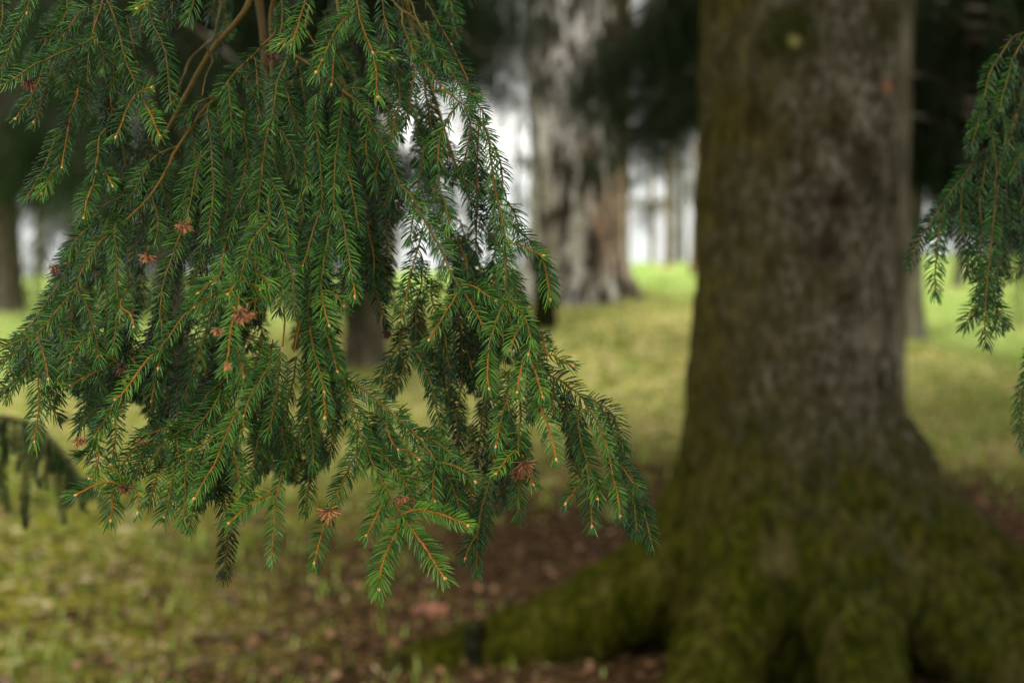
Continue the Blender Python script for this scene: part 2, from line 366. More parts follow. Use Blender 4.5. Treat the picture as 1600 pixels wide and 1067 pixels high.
def main_moss(t, col):
    C = coords(t, 'Object'); s = t.nodes.new('ShaderNodeSeparateXYZ'); t.links.new(C, s.inputs[0])
    n = tex(t, 'ShaderNodeTexNoise', 5.5, C, 5); nf = tex(t, 'ShaderNodeTexNoise', 36, coords(t, 'Object', (1, 1, .38)), 6); n2 = tex(t, 'ShaderNodeTexNoise', 9, coords(t, 'Object', (1, 1, .5)), 4)
    wob = math_(t, 'MULTIPLY', math_(t, 'SUBTRACT', n.outputs[0], .5), .9)
    olive = ramp(t, nf.outputs[0], [(.32, (.024, .020, .004)), (.5, (.054, .045, .009)), (.68, (.098, .082, .02))])
    mossc = ramp(t, nf.outputs[0], [(.32, (.011, .014, .0003)), (.5, (.028, .032, .0009)), (.68, (.056, .060, .003))])
    # algae on the left flank, object x is measured from the trunk axis
    fl = math_(t, 'DIVIDE', math_(t, 'SUBTRACT', math_(t, 'SUBTRACT', wob, s.outputs[0]), -.08), .42, True)
    col = mixc(t, math_(t, 'MULTIPLY', fl, .88), col, olive)
    low = math_(t, 'DIVIDE', math_(t, 'SUBTRACT', 1.0, math_(t, 'ADD', s.outputs[2], wob)), .5, True)
    col = mixc(t, math_(t, 'MULTIPLY', low, .9), col, mixc(t, ramp(t, n2.outputs[0], [(.36, (.35, .35, .35)), (.52, (1, 1, 1))]), olive, mossc))
    lich = tex(t, 'ShaderNodeTexVoronoi', 7, C); lr = ramp(t, lich.outputs[0], [(.05, (1, 1, 1)), (.10, (0, 0, 0))])
    col = mixc(t, math_(t, 'MULTIPLY', lr, .35), col, (.34, .33, .24))
    # branch scars, a mossy knot, bare pale patches: marks on the bark itself
    for (p_, r_, c_, a_) in [((.055, -.28, 1.506), .060, (.022, .012, .007), .9), ((.03, -.28, 1.335), .065, (.018, .012, .007), .85), ((-.083, -.28, 1.99), .10, (.020, .024, .003), .9), ((-.075, -.31, 1.965), .022, (.30, .26, .10), .9),
                             ((.20, -.2, 2.02), .08, (.022, .022, .004), .85), ((.235, -.18, 1.83), .028, (.36, .13, .06), .7), ((.16, -.25, 1.62), .07, (.03, .02, .012), .7), ((-.16, -.25, 1.75), .05, (.02, .016, .006), .7), ((-.11, -.46, .46), .06, (.17, .13, .06), .4),
                             ((-.23, -.44, .34), .035, (.16, .17, .09), .5), ((.33, -.3, .50), .03, (.22, .22, .15), .6), ((.13, -.55, .22), .022, (.30, .32, .24), .7), ((-.6, -.15, .27), .018, (.40, .42, .34), .7), ((-.28, -.25, .9), .09, (.03, .022, .003), .6), ((.2, -.25, 1.1), .07, (.20, .16, .12), .4)]:
        v = t.nodes.new('ShaderNodeVectorMath'); v.operation = 'DISTANCE'; v.inputs[1].default_value = p_
        wn = t.nodes.new('ShaderNodeVectorMath'); wn.operation = 'MULTIPLY_ADD'; wn.inputs[1].default_value = (.09, .09, .12); t.links.new(n.outputs[1], wn.inputs[0]); t.links.new(C, wn.inputs[2])
        of = t.nodes.new('ShaderNodeVectorMath'); of.operation = 'SUBTRACT'; of.inputs[1].default_value = (.045, .045, .06); t.links.new(wn.outputs[0], of.inputs[0]); t.links.new(of.outputs[0], v.inputs[0])
        k_ = math_(t, 'SUBTRACT', 1.35, math_(t, 'DIVIDE', v.outputs['Value'], r_), True)
        col = mixc(t, math_(t, 'MULTIPLY', k_, a_), col, c_)
    return col
M_MAIN = bark_mat('mossy_spruce_bark', [(.36, (.015, .012, .006)), (.45, (.046, .039, .023)), (.53, (.078, .068, .047)), (.64, (.175, .155, .12))], .62, 46, .014, main_moss)
M_DARKB = bark_mat('dark_spruce_bark', [(.35, (.03, .024, .016)), (.5, (.09, .072, .05)), (.65, (.2, .17, .13))], .25, 18, .02)
def pale_side(t, col): return col
M_GREYB = bark_mat('grey_trunk_bark', [(.38, (.04, .036, .02)), (.5, (.12, .105, .07)), (.62, (.26, .23, .18))], .25, 14, .02)
M_BROWNB = bark_mat('brown_pine_bark', [(.35, (.09, .055, .03)), (.5, (.22, .15, .08)), (.65, (.38, .27, .16))], .25, 16, .02)
m, t, b = new_mat('birch_bark'); C = coords(t, 'Object', (1, 1, .24)); C2 = coords(t, 'Object', (1, 1, 1))
na_ = tex(t, 'ShaderNodeTexNoise', 13, C, 8, Distortion=.4); nb = tex(t, 'ShaderNodeTexNoise', 2.4, C, 4); nc = tex(t, 'ShaderNodeTexNoise', 22, coords(t, 'Object', (.4, .4, 1.6)), 4)
s = t.nodes.new('ShaderNodeSeparateXYZ'); t.links.new(C2, s.inputs[0])
white = ramp(t, nc.outputs[0], [(.35, (.50, .45, .40)), (.55, (.84, .79, .74))])
pink = mixc(t, ramp(t, nb.outputs[0], [(.5, (0, 0, 0)), (.62, (1, 1, 1))]), white, (.36, .22, .15))
hz = math_(t, 'DIVIDE', math_(t, 'SUBTRACT', s.outputs[2], .3), 2.4, True)          # dark furrows spread with height
fz = math_(t, 'ADD', na_.outputs[0], math_(t, 'MULTIPLY', hz, .045))
foot = math_(t, 'DIVIDE', math_(t, 'SUBTRACT', .32, s.outputs[2]), .35, True)
rightf = math_(t, 'DIVIDE', math_(t, 'SUBTRACT', s.outputs[0], .12), .2, True)
fz = math_(t, 'ADD', fz, math_(t, 'MULTIPLY', math_(t, 'MULTIPLY', foot, rightf), .22))
col = mixc(t, ramp(t, fz, [(.46, (0, 0, 0)), (.50, (.3, .3, .3)), (.555, (1, 1, 1))]), pink, (.050, .038, .024))
t.links.new(col, b.inputs['Base Color']); b.inputs['Roughness'].default_value = .8; bump(t, b, fz, .8, .04)
M_BIRCH = m

def tube_trunk(path, radii, sides=36, lob=0.04, seed=0, flare=None):
    rs = np.random.default_rng(seed); p, L = resample(path, .05)
    s = np.linspace(0, 1, len(p)); r = np.interp(s, np.linspace(0, 1, len(radii)), radii)
    T = tangents(p); S = unit(np.cross(T, [0, 1.0, 0.0])); U = np.cross(S, T); a = np.arange(sides) / sides * 2 * np.pi
    ph = rs.uniform(0, 6.28, 6); z = (p[:, 2] - p[0, 2])[:, None]
    rr = r[:, None] * (1 + lob * np.sin(3 * a + ph[0] + .6 * z) + lob * .7 * np.sin(5 * a + ph[1] - .9 * z) + lob * .35 * rs.standard_normal((len(p), sides)))
    if flare:   # root swell
        rr = rr + r[:, None] * flare * np.exp(-z / .28) * (.6 + .5 * np.sin(4 * a + ph[2]) + .3 * np.sin(7 * a + ph[3]))
    v = (p[:, None] + rr[..., None] * (np.cos(a)[None, :, None] * S[:, None] + np.sin(a)[None, :, None] * U[:, None])).reshape(-1, 3)
    n = len(p); i = np.arange(n - 1)[:, None] * sides; j = np.arange(sides)[None]; j2 = (j + 1) % sides
    q = np.stack([i + j, i + j2, i + sides + j2, i + sides + j], -1).reshape(-1, 4)
    v = np.vstack([v, p[-1:]]); jj = np.arange(sides)
    t_ = np.stack([np.full(sides, len(v) - 1), (n - 1) * sides + jj, (n - 1) * sides + (jj + 1) % sides], 1)
    return np_mesh('trunk', v, q, t_, smooth=True)

# ------------------------------------------------------------------ bough meshes of the trees behind
def bough_proto(seed, L=2.0, droop=.35, hang=1.0, dens=340):
    rs = np.random.default_rng(seed); W = Acc(); nb_, nd_, nl_ = [], [], []
    xs = np.linspace(0, L, 24); limb = np.stack([xs, .12 * np.sin(xs * 1.7 + seed), -droop * (xs / L) ** 1.6 * L * .5 + .06 * np.sin(xs * 3)], 1)
    v, q, t = tube(limb, np.linspace(.022, .005, len(limb)), 6, .06, rs); W.add(v, q, t)
    def needles(path):
        s = np.concatenate([[0], np.cumsum(np.linalg.norm(np.diff(path, axis=0), axis=1))]); m = int(s[-1] * dens) + 3; u = rs.random(m) * s[-1]
        B = np.stack([np.interp(u, s, path[:, k]) for k in range(3)], 1); T = unit(path[-1] - path[0])
        D = unit(rs.normal(0, 1, (m, 3)) * [1, 1, .7]); D = unit(D - T * (D @ T)[:, None] + T * .75)
        nb_.append(B); nd_.append(D); nl_.append(np.clip(rs.normal(.5, .2, m) , 0, 1))
    k = 0
    for x in np.arange(.12, L, .055):
        side = 1 if k % 2 else -1; k += 1
        o = np.array([np.interp(x, xs, limb[:, c]) for c in range(3)])
        ln = rs.uniform(.25, .6) * (1 - .55 * x / L) + .08
        d = unit(np.array([.55, side * .85, -.25 + rs.normal(0, .15)])); n = 6
        pp = o + np.outer(np.linspace(0, 1, n), d * ln); pp[:, 2] -= .25 * np.linspace(0, 1, n) ** 2 * ln
        v, q, t = tube(pp, np.linspace(.004, .002, n), 4); W.add(v, q, t); needles(pp)
        for s_ in np.arange(.1, 1.01, .16 / max(ln, .2) * .55):
            o2 = o + (pp[-1] - o) * s_; hl = rs.uniform(.10, .42) * hang
            e = np.array([rs.normal(.04, .05), rs.normal(0, .05), -hl]); tp = o2 + np.outer(np.linspace(0, 1, 4), e)
            tp[:, :2] += rs.normal(0, .008, (4, 2)); needles(tp)
            v, q, t = tube(tp, np.linspace(.0025, .0015, 4), 3); W.add(v, q, t)
            for r_ in range(int(hl / .09)):
                o3 = o2 + e * (r_ + .5) / max(1, hl / .09); e2 = unit(np.array([rs.normal(0, 1), rs.normal(0, 1), -1.0])) * rs.uniform(.05, .1)
                needles(np.stack([o3, o3 + e2]))
    B = np.vstack(nb_); D = np.vstack(nd_); tn = np.concatenate(nl_); m_ = len(B)
    S = unit(np.cross(D, rs.normal(0, 1, (m_, 3)))) * .0020; ln = rs.uniform(.016, .026, m_)[:, None]
    Vn = np.stack([B - S, B + S, B + D * ln], 1).reshape(-1, 3); Tn = np.arange(m_ * 3).reshape(-1, 3)
    nw = W.n; nq = sum(len(q) for q in W.q); nt_ = sum(len(t) for t in W.t)
    W.add(Vn, None, Tn, np.repeat(tn, 3)); me = W.mesh('bough')
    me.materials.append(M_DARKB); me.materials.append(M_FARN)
    mi = np.ones(len(me.polygons), np.int32); mi[:nq + nt_] = 0; me.polygons.foreach_set('material_index', mi); me.update()
    return me
PROTO = [bough_proto(11), bough_proto(12, 1.7, .5, 1.2), bough_proto(13, 2.2, .3, .9), bough_proto(14, 1.5, .7, 1.3)]
PROTO_S = [bough_proto(15, 1.6, .4, .8, 260), bough_proto(16, 1.3, .5, 1, 260)]
M_LITN = needle_mat('spruce_needles_painted_lit', (0.02, 0.07, 0.01), (0.05, 0.14, 0.02), (0.10, 0.24, 0.035), 0.5, 0.3, 0.3)  # brighter needle copy, lit look of the far-left tree put into the colour
M_OLIV = needle_mat('thin_olive_foliage', (.06, .055, .02), (.13, .12, .035), (.22, .19, .06), .6, .2, .35)
PROTO_O = [bough_proto(17, 1.6, .3, .6, 110), bough_proto(18, 1.3, .4, .7, 110)]
for p_ in PROTO_O: p_.materials[1] = M_OLIV
PROTO_L = []
for p_ in PROTO[:2]:
    c_ = p_.copy(); c_.materials[1] = M_LITN; PROTO_L.append(c_)
def add_bough(tree, z, az, sc, pitch=0, proto=None, off=(0, 0)):
    o = bpy.data.objects.new('bough', proto or PROTO[int(rng.integers(len(PROTO)))]); COL.objects.link(o); o.parent = tree
    o.location = (off[0], off[1], z); o.rotation_euler = (rng.normal(0, .08), pitch, az); o.scale = (sc,) * 3
    return o

# ------------------------------------------------------------------ the big mossy spruce on the right
root = empty('spruce_tree', (TRUNK[0], TRUNK[1], 0), 'big mossy spruce trunk with flaring roots on the right', 'tree')
tx, ty = TRUNK
def blob_path(pts, rad): return np.array(pts, float), np.array(rad, float)
parts = [blob_path([(tx, ty, -.3), (tx, ty, .2), (tx, ty, .5), (tx, ty, .75), (tx, ty, 1.0), (tx, ty, 1.4), (tx, ty, 2.2), (tx + .02, ty, 3.5), (tx, ty, 7.6)], [.42, .40, .375, .345, .322, .308, .296, .27, .19]),
 blob_path([(.80, 4.55, .62), (.62, 4.55, .34), (.40, 4.52, .20), (.12, 4.50, .07), (-.12, 4.48, .01), (-.40, 4.42, -.05)], [.24, .19, .165, .14, .12, .08]),
 blob_path([(.82, 4.42, .60), (.72, 4.22, .34), (.60, 4.03, .15), (.52, 3.84, .02), (.46, 3.6, -.1)], [.21, .165, .14, .12, .09]),
 blob_path([(.94, 4.40, .58), (1.0, 4.20, .33), (1.01, 4.02, .17), (1.0, 3.84, .04), (.98, 3.6, -.1)], [.21, .165, .14, .12, .10]),
 blob_path([(1.02, 4.46, .62), (1.20, 4.34, .36), (1.40, 4.20, .19), (1.56, 4.0, .08), (1.7, 3.8, -.04)], [.24, .20, .18, .15, .1]),
 blob_path([(.98, 4.56, .92), (1.12, 4.56, .66), (1.32, 4.55, .42), (1.58, 4.5, .22), (2.05, 4.45, .0)], [.24, .22, .20, .17, .12]),
 blob_path([(1.0, 4.7, .6), (1.15, 4.95, .25), (1.3, 5.2, .0)], [.22, .18, .12]),
 blob_path([(.8, 4.7, .6), (.65, 4.95, .25), (.5, 5.2, .0)], [.22, .18, .12])]
acc = Acc()
for p_, r_ in parts:
    s0 = np.concatenate([[0], np.cumsum(np.linalg.norm(np.diff(p_, axis=0), axis=1))]); pp, Lp = resample(p_, .03)
    rr = np.interp(np.linspace(0, Lp, len(pp)), s0 * Lp / s0[-1], r_)
    v, q, t = tube(pp, rr, 28); acc.add(v, q, t)
tmp = bpy.data.objects.new('tmp', acc.mesh('tmp')); COL.objects.link(tmp)
md = tmp.modifiers.new('r', 'REMESH'); md.mode = 'VOXEL'; md.voxel_size = .016
ms = tmp.modifiers.new('s', 'SMOOTH'); ms.factor = .6; ms.iterations = 9
dg = bpy.context.evaluated_depsgraph_get(); ev = tmp.evaluated_get(dg); me = bpy.data.meshes.new_from_object(ev); bpy.data.objects.remove(tmp)
nv = len(me.vertices); co = np.empty(nv * 3, np.float32); me.vertices.foreach_get('co', co); co = co.reshape(-1, 3)
no = np.empty(nv * 3, np.float32); me.vertices.foreach_get('normal', no); no = no.reshape(-1, 3)
disp = np.array([.022 * noise.noise(Vector((c[0] * 5, c[1] * 5, c[2] * 2.2))) + .018 * noise.noise(Vector((c[0] * 16, c[1] * 16, c[2] * 6))) + .011 * noise.noise(Vector((c[0] * 48, c[1] * 48, c[2] * 17))) for c in co.tolist()])
# branch scars and knots
for (kx, ky, kz, kr, kh) in [(.80, 4.27, 1.98, .055, .03), (.98, 4.27, 1.52, .04, .018), (.95, 4.26, 1.33, .05, -.014), (.86, 4.18, .46, .06, .03), (1.15, 4.35, 2.0, .05, .025), (1.1, 4.32, 1.75, .03, .015), (.74, 4.2, .33, .05, .02)]:
    disp = disp + kh * np.exp(-(((co - np.array([kx, ky, kz])) / np.array([1, 1, .7])) ** 2).sum(1) / (2 * kr ** 2) * 2)
co = co + no * disp[:, None]; me.vertices.foreach_set('co', co.astype(np.float32).ravel()); me.polygons.foreach_set('use_smooth', np.ones(len(me.polygons), bool)); me.update()
me.materials.clear(); me.name = 'trunk'
mesh_obj('trunk', me, M_MAIN, root)
for k in range(110):  # unseen crown boughs added above the view to shade ground, trunk and cluster
    az_ = rng.uniform(-3.14, 3.14); toward = abs(az_ + 1.76) < 1.0
    add_bough(root, rng.uniform(5.2, 7.2) if toward else rng.uniform(4.0, 6.2), az_, rng.uniform(1.4, 2.1) if toward else rng.uniform(1.1, 1.75), rng.uniform(.0, .12 if toward else .2))

m, t, b = new_mat('dark_stub_wood'); t.links.new(ramp(t, tex(t, 'ShaderNodeTexNoise', 25, coords(t), 4).outputs[0], [(.4, (.008, .008, .004)), (.65, (.03, .03, .01))]), b.inputs['Base Color']); b.inputs['Roughness'].default_value = 1; b.inputs['Specular IOR Level'].default_value = .03; M_STUB = m  # near-black mottled wood for the stubs and the snag
# dark stub standing at the end of the left root
v_ = tube_trunk([(-.125, 4.40, -.05), (-.12, 4.40, .08), (-.118, 4.41, .165)], [.048, .036, .026], 14, .12, 3)
o = mesh_obj('broken_stub', v_, M_STUB); tag(o, 'short dark broken stub standing at the end of the left root', 'stump')
v_ = tube_trunk([(-.36, 4.36, -.05), (-.36, 4.36, .02), (-.355, 4.37, .06)], [.03, .024, .016], 12, .15, 4)
o = mesh_obj('broken_stub', v_, M_STUB); tag(o, 'tiny dark peg in the soil left of the larger stub', 'stump')
# reddish chunk of bark
bm = bmesh.new(); bmesh.ops.create_icosphere(bm, subdivisions=3, radius=1)
c0 = P(672, 968, 5.03)
gz = float(ground_h(c0[0], c0[1]))
for v in bm.verts:
    f = 1 + .3 * noise.noise(v.co * 1.6 + Vector((3, 1, 2))); v.co = Vector((c0[0] + v.co.x * .058 * f, c0[1] + v.co.y * .035 * f, gz + .022 + v.co.z * .034 * f))
me = bpy.data.meshes.new('bark_chunk'); bm.to_mesh(me); bm.free()
m, t, b = new_mat('red_bark'); t.links.new(ramp(t, tex(t, 'ShaderNodeTexNoise', 30, coords(t), 4).outputs[0], [(.35, (.10, .035, .018)), (.65, (.42, .17, .09))]), b.inputs['Base Color']); b.inputs['Roughness'].default_value = .8
tag(mesh_obj('bark_chunk', me, m), 'reddish chunk of bark on the soil below the lowest twig tips', 'bark chunk')

# ------------------------------------------------------------------ birch
bx, by = BIRCH; bz = float(ground_h(bx, by)) - .15
root = empty('birch_tree', (bx, by, bz), 'old birch with blotched white and black bark on a grassy mound', 'tree')
mesh_obj('trunk', tube_trunk([(bx, by, bz), (bx - .01, by, bz + .45), (bx - .01, by, bz + .9), (bx - .03, by, bz + 1.6), (bx - .08, by, bz + 2.6), (bx - .1, by, bz + 5)], [.42, .385, .37, .375, .34], 60, .05, 8, .55), M_BIRCH, root)

# ------------------------------------------------------------------ other trees: (label, px, depth, radius, bark, lean, boughs)
def tree(name, label, px, d, r, bark, group=None, lean=0, h=7, flare=.5, top=.8):
    x = (px - 800) / FPX * d; z = float(ground_h(x, d)) - .1
    e = empty(name, (x, d, z), label, 'tree', group)
    mesh_obj('trunk', tube_trunk([(x, d, z), (x + lean * .3, d, z + h * .3), (x + lean * .7, d, z + h * .7), (x + lean, d, z + h)], [r, r * .95, r * .88, r * top], 20, .05, int(px) + int(d * 7), flare), bark, e)
    return e
e2 = tree('spruce_tree', 'dark spruce trunk just behind the right edge of the big mossy trunk', 1374, 8.2, .16, M_GREYB, h=7)
for k in range(52):
    add_bough(e2, 1.95 + 3.0 * rng.random() ** 1.5, rng.uniform(-.3, .85), rng.uniform(.7, 1.2), rng.uniform(.1, .42), None, (.5, .25))
for k in range(16):
    add_bough(e2, rng.uniform(1.6, 2.1), rng.uniform(-.3, .4), rng.uniform(.7, 1.0), rng.uniform(.0, .2), None, (.5, .2))
for k in range(26):
    add_bough(e2, 1.95 + 2.4 * rng.random() ** 1.4, rng.uniform(.1, .75), rng.uniform(.6, 1.0), rng.uniform(.1, .35), None, (.12, .3))
for k in range(16):
    add_bough(e2, rng.uniform(1.75, 2.6), rng.uniform(.15, .8), rng.uniform(.35, .6), rng.uniform(.0, .3), None, (.10, .3))
e2b = tree('old_tree', 'greyish trunk with a mossy foot standing in pale grass behind the big trunk', 1412, 11.6, .16, M_GREYB, h=7)
for k in range(16):
    add_bough(e2b, rng.uniform(3.3, 5), rng.uniform(-.2, .9), rng.uniform(.8, 1.2), rng.uniform(.1, .4))
x_ = (848 - 800) / FPX * 10.9; z_ = float(ground_h(x_, 10.9))
o = mesh_obj('broken_snag', tube_trunk([(x_, 10.9, z_ - .1), (x_ + .01, 10.9, z_ + .25), (x_ - .01, 10.9, z_ + .5), (x_ - .03, 10.9, z_ + .64)], [.10, .075, .065, .03], 16, .13, 31, .5), M_STUB); tag(o, 'short dark snag beside the left foot of the birch', 'stump')
e3 = tree('young_spruce', 'small young spruce with dark sprays just left of the birch', 806, 13.4, .018, M_DARKB, h=1.75, flare=.1)
for k in range(26):
    zz_ = .25 + 1.4 * rng.random(); add_bough(e3, zz_, rng.uniform(0, 6.28), (.36 - .15 * zz_) * rng.uniform(.7, 1.1), rng.uniform(-.1, .3), PROTO_S[k % 2])
e4 = tree('spruce_tree', 'spruce hidden behind the big trunk, its dark boughs hanging before the birch', 1178, 9.3, .12, M_DARKB, h=7)
for (z, az, sc, pt) in [(2.30, 3.14, .34, .30), (2.40, 3.0, .42, .34), (2.45, 3.3, .48, .36), (2.5, 3.1, .50, .40), (2.55, 3.4, .50, .35), (2.6, 2.9, .52, .40), (2.65, 3.2, .55, .42), (2.7, 3.05, .55, .36), (2.75, 3.25, .52, .4),
                        (2.8, 3.15, .56, .35), (2.9, 3.0, .55, .35), (2.95, 3.3, .56, .3), (3.0, 3.1, .58, .3), (3.05, 3.4, .55, .3), (3.1, 2.9, .56, .35), (3.2, 3.2, .6, .3), (3.3, 3.0, .6, .3), (3.35, 3.3, .62, .3), (2.5, 3.2, .54, .48),
                        (2.6, 3.1, .56, .46), (3.5, 3.1, .95, .25), (3.6, 3.2, 1.0, .2), (2.45, 3.0, .3, .2), (2.6, 2.6, .3, .3), (2.7, 3.5, .4, .3), (2.35, 3.25, .5, .42), (2.2, 3.2, .58, .22), (2.4, 3.1, .6, .3), (2.25, 3.05, .56, .26), (2.9, 3.1, .72, .34), (3.0, 3.2, .74, .36), (3.05, 3.0, .75, .34), (3.15, 3.15, .78, .36), (2.8, 3.15, .66, .36), (3.3, 0, .8, .3), (3.5, 1, .8, .3), (3.5, -1.2, .7, .2)]:
    add_bough(e4, z - .08, az + rng.normal(0, .05), sc * (1.07 if 2.8 < az < 3.45 and .45 < sc < .7 else 1), pt)
e5 = tree('spruce_tree', 'spruce at the far left edge with dark foot on the lawn and hanging green boughs', 6, 15.5, .17, M_DARKB, h=7)
for k in range(85):
    add_bough(e5, 2.0 + 3.6 * rng.random(), rng.uniform(-1.4, 1.2), rng.uniform(.8, 1.25), rng.uniform(.1, .4), PROTO_L[k % 2] if k % 4 == 0 else None)
e6 = tree('spruce_tree', 'dark spruce trunk glimpsed in the round gap of the hanging cluster', 568, 10.3, .14, M_DARKB, h=7)
for k in range(44):
    add_bough(e6, 1.75 + 2.6 * rng.random(), rng.uniform(2.3, 4.2), rng.uniform(.75, 1.3), rng.uniform(.1, .4))
for k in range(3):
    add_bough(e6, rng.uniform(2.2, 2.6), rng.uniform(-.25, .3), rng.uniform(.6, .8), rng.uniform(.15, .3), PROTO_S[k % 2])
for k in range(40):
    add_bough(e6, 2.75 + 1.1 * rng.random(), rng.uniform(-.5, .5), rng.uniform(.48, .70), rng.uniform(.28, .42))
e8 = tree('spruce_tree', 'spruce standing behind the left half of the cluster, dark boughs between the twigs', 264, 9.0, .10, M_DARKB, h=7)
for k in range(34):
    add_bough(e8, 1.75 + 2.6 * rng.random(), rng.uniform(-1.2, 1.2), rng.uniform(.6, 1.1), rng.uniform(.1, .4))
for k in range(12):
    add_bough(e8, 2.5 + 2.2 * rng.random(), rng.uniform(1.6, 4.6), rng.uniform(.5, .75), rng.uniform(.1, .4))
e7 = tree('pine_tree', 'slim brown pine trunk peeping out behind the right side of the birch', 969, 15.0, .10, M_BROWNB, h=8)
# thin trees on and beyond the crest
THIN = [(1020, 25, .05, 0, 'very thin brown trunk beyond the crest nearest the birch'), (1054, 29, .05, 1, 'faint slim grey trunk far beyond the crest between its neighbours'), (1043, 21, .045, 0, 'slim pale brown trunk on the crest, left one between birch and big trunk'), (1066, 24, .06, 1, 'slim grey trunk on the crest in the middle between birch and big trunk'),
        (1088, 19.5, .09, 0, 'brownish trunk on the crest close to the left edge of the big trunk'), (1560, 22, .07, 0, 'slim brown trunk on the grass crest behind the hanging right bough'), (1498, 17, .06, 1, 'short grey post-like trunk on the bright lawn at the right'),
        (1590, 26, .09, 1, 'grey trunk on the crest at the right edge'), (60, 24, .08, 1, 'grey trunk beyond the lawn at the left, beside the bright gap'), (118, 22, .06, 0, 'brown trunk behind the left sweep of twigs'),
        (205, 26, .07, 1, 'grey trunk seen through the left part of the cluster'), (500, 25, .07, 1, 'grey trunk seen through the narrow gap of the cluster'), (608, 21, .09, 0, 'brown trunk behind the bright oval gap in the cluster'),
        (735, 28, .07, 1, 'grey trunk beyond the crest left of the birch')]
for (px, d, r, kind, lab) in THIN:
    e = tree('thin_tree', lab, px, d, r, M_GREYB if kind else M_BROWNB, 'thin trees on the crest', rng.normal(0, .25), 8, .3)
    nb = 17 if px > 950 and px < 1100 else 14
    if px == 1498: continue
    for k in range(nb):
        add_bough(e, 1.2 + 4.6 * rng.random(), rng.uniform(0, 6.28), rng.uniform(.35, .75), rng.uniform(-.2, .4), (PROTO_O if k % 3 else PROTO_S)[k % 2])

# ------------------------------------------------------------------ foreground spruce boughs
# twig = (start offset from focus depth, end offset, bare share, wood tone, needle tone, thickness, points in photo pixels)
# the offsets give every twig its own distance; the pixels only give the viewing direction of its points
def TW(z0, z1, bare, wood, tone, thick, *pts): return dict(z=(z0, z1), bare=bare, wood=wood, tone=tone, thick=thick, pts=pts)
BOUGHS = {}
BOUGHS['upper_left'] = dict(label='spruce bough reaching in at the top left corner, short sprays with one rust-brown dead tuft', top=(150, -60), z=.05, tw=[
 TW(.02,-.02,0,.35,.45,1.5,(152,56),(120,72),(85,85),(52,101),(20,122),(-6,138)),
 TW(.04,.03,0,.6,.4,1,(160,2),(150,35),(142,62)),
 TW(.04,.06,0,.5,.35,1,(142,62),(138,95),(137,130),(133,165),(130,186)),
 TW(.02,.02,.02,.5,.45,1.4,(165,-5),(178,22),(188,62),(198,100),(212,130),(216,147)),
 TW(.02,-.01,0,.7,.55,1,(212,150),(200,170),(190,195),(181,214)),
 TW(.02,-.02,0,.8,.6,1.1,(224,155),(238,182),(250,213)),
 TW(.02,0,.1,.8,.65,1,(216,147),(228,140),(238,137)),
 TW(.06,.05,0,.4,.4,1,(232,5),(240,35),(253,60),(262,95),(264,130),(268,165)),
 TW(.05,.05,.1,.5,.5,.9,(145,63),(158,76),(162,95),(161,108)),
 TW(.12,.14,0,.3,.25,1,(190,108),(178,130),(168,155),(166,205)),
 TW(.03,.03,0,.5,.4,1.1,(52,-10),(30,30),(20,60),(10,95),(-6,120)),
 TW(.03,.03,0,.8,.5,1,(48,-8),(45,8),(42,20)),
 TW(.05,.03,.1,.6,.4,1,(156,6),(138,12),(122,26),(104,50),(88,74)),
 TW(.06,.05,0,.4,.35,1,(128,30),(108,46),(84,52),(62,66)),
 TW(.02,0,0,.6,.5,1,(62,122),(50,145),(37,168),(24,186)),
 TW(.03,.02,0,.6,.45,1,(86,96),(78,120),(68,150),(60,176),(53,191)),
 TW(.05,.03,0,.85,.4,1.1,(124,142),(112,178),(105,213),(97,262)),
 TW(.05,.04,0,.6,.45,1,(98,205),(92,235),(82,268),(65,302)),
 TW(.06,.05,0,.5,.4,1,(94,200),(76,250),(56,288),(41,309)),
 TW(.04,.03,0,.6,.4,1.1,(166,200),(154,214),(153,240),(150,266)),
 TW(.04,.01,0,.8,.5,1,(150,266),(146,290),(137,315),(131,340)),
 TW(.04,.03,.05,.75,.5,1,(153,262),(167,273),(176,290)),
 TW(.02,0,0,.8,.65,1,(230,-14),(226,5),(214,14)),
 TW(.06,.06,0,.7,.55,1,(306,-12),(301,12),(295,30)),
 TW(.05,.05,0,.5,.35,1,(100,30),(88,44),(74,60),(60,78)),
 TW(.07,.07,0,.4,.3,1,(115,60),(112,90),(104,118),(98,140)),
 TW(.07,.08,0,.4,.3,1,(180,30),(176,70),(178,110),(172,140)),
 TW(.08,.10,0,.4,.3,1,(206,60),(214,95),(216,128)),
 TW(.08,.06,0,.5,.35,1,(5,-8),(2,30),(-4,62)),
 ], galls=[(45,126,.0,13,.35)])
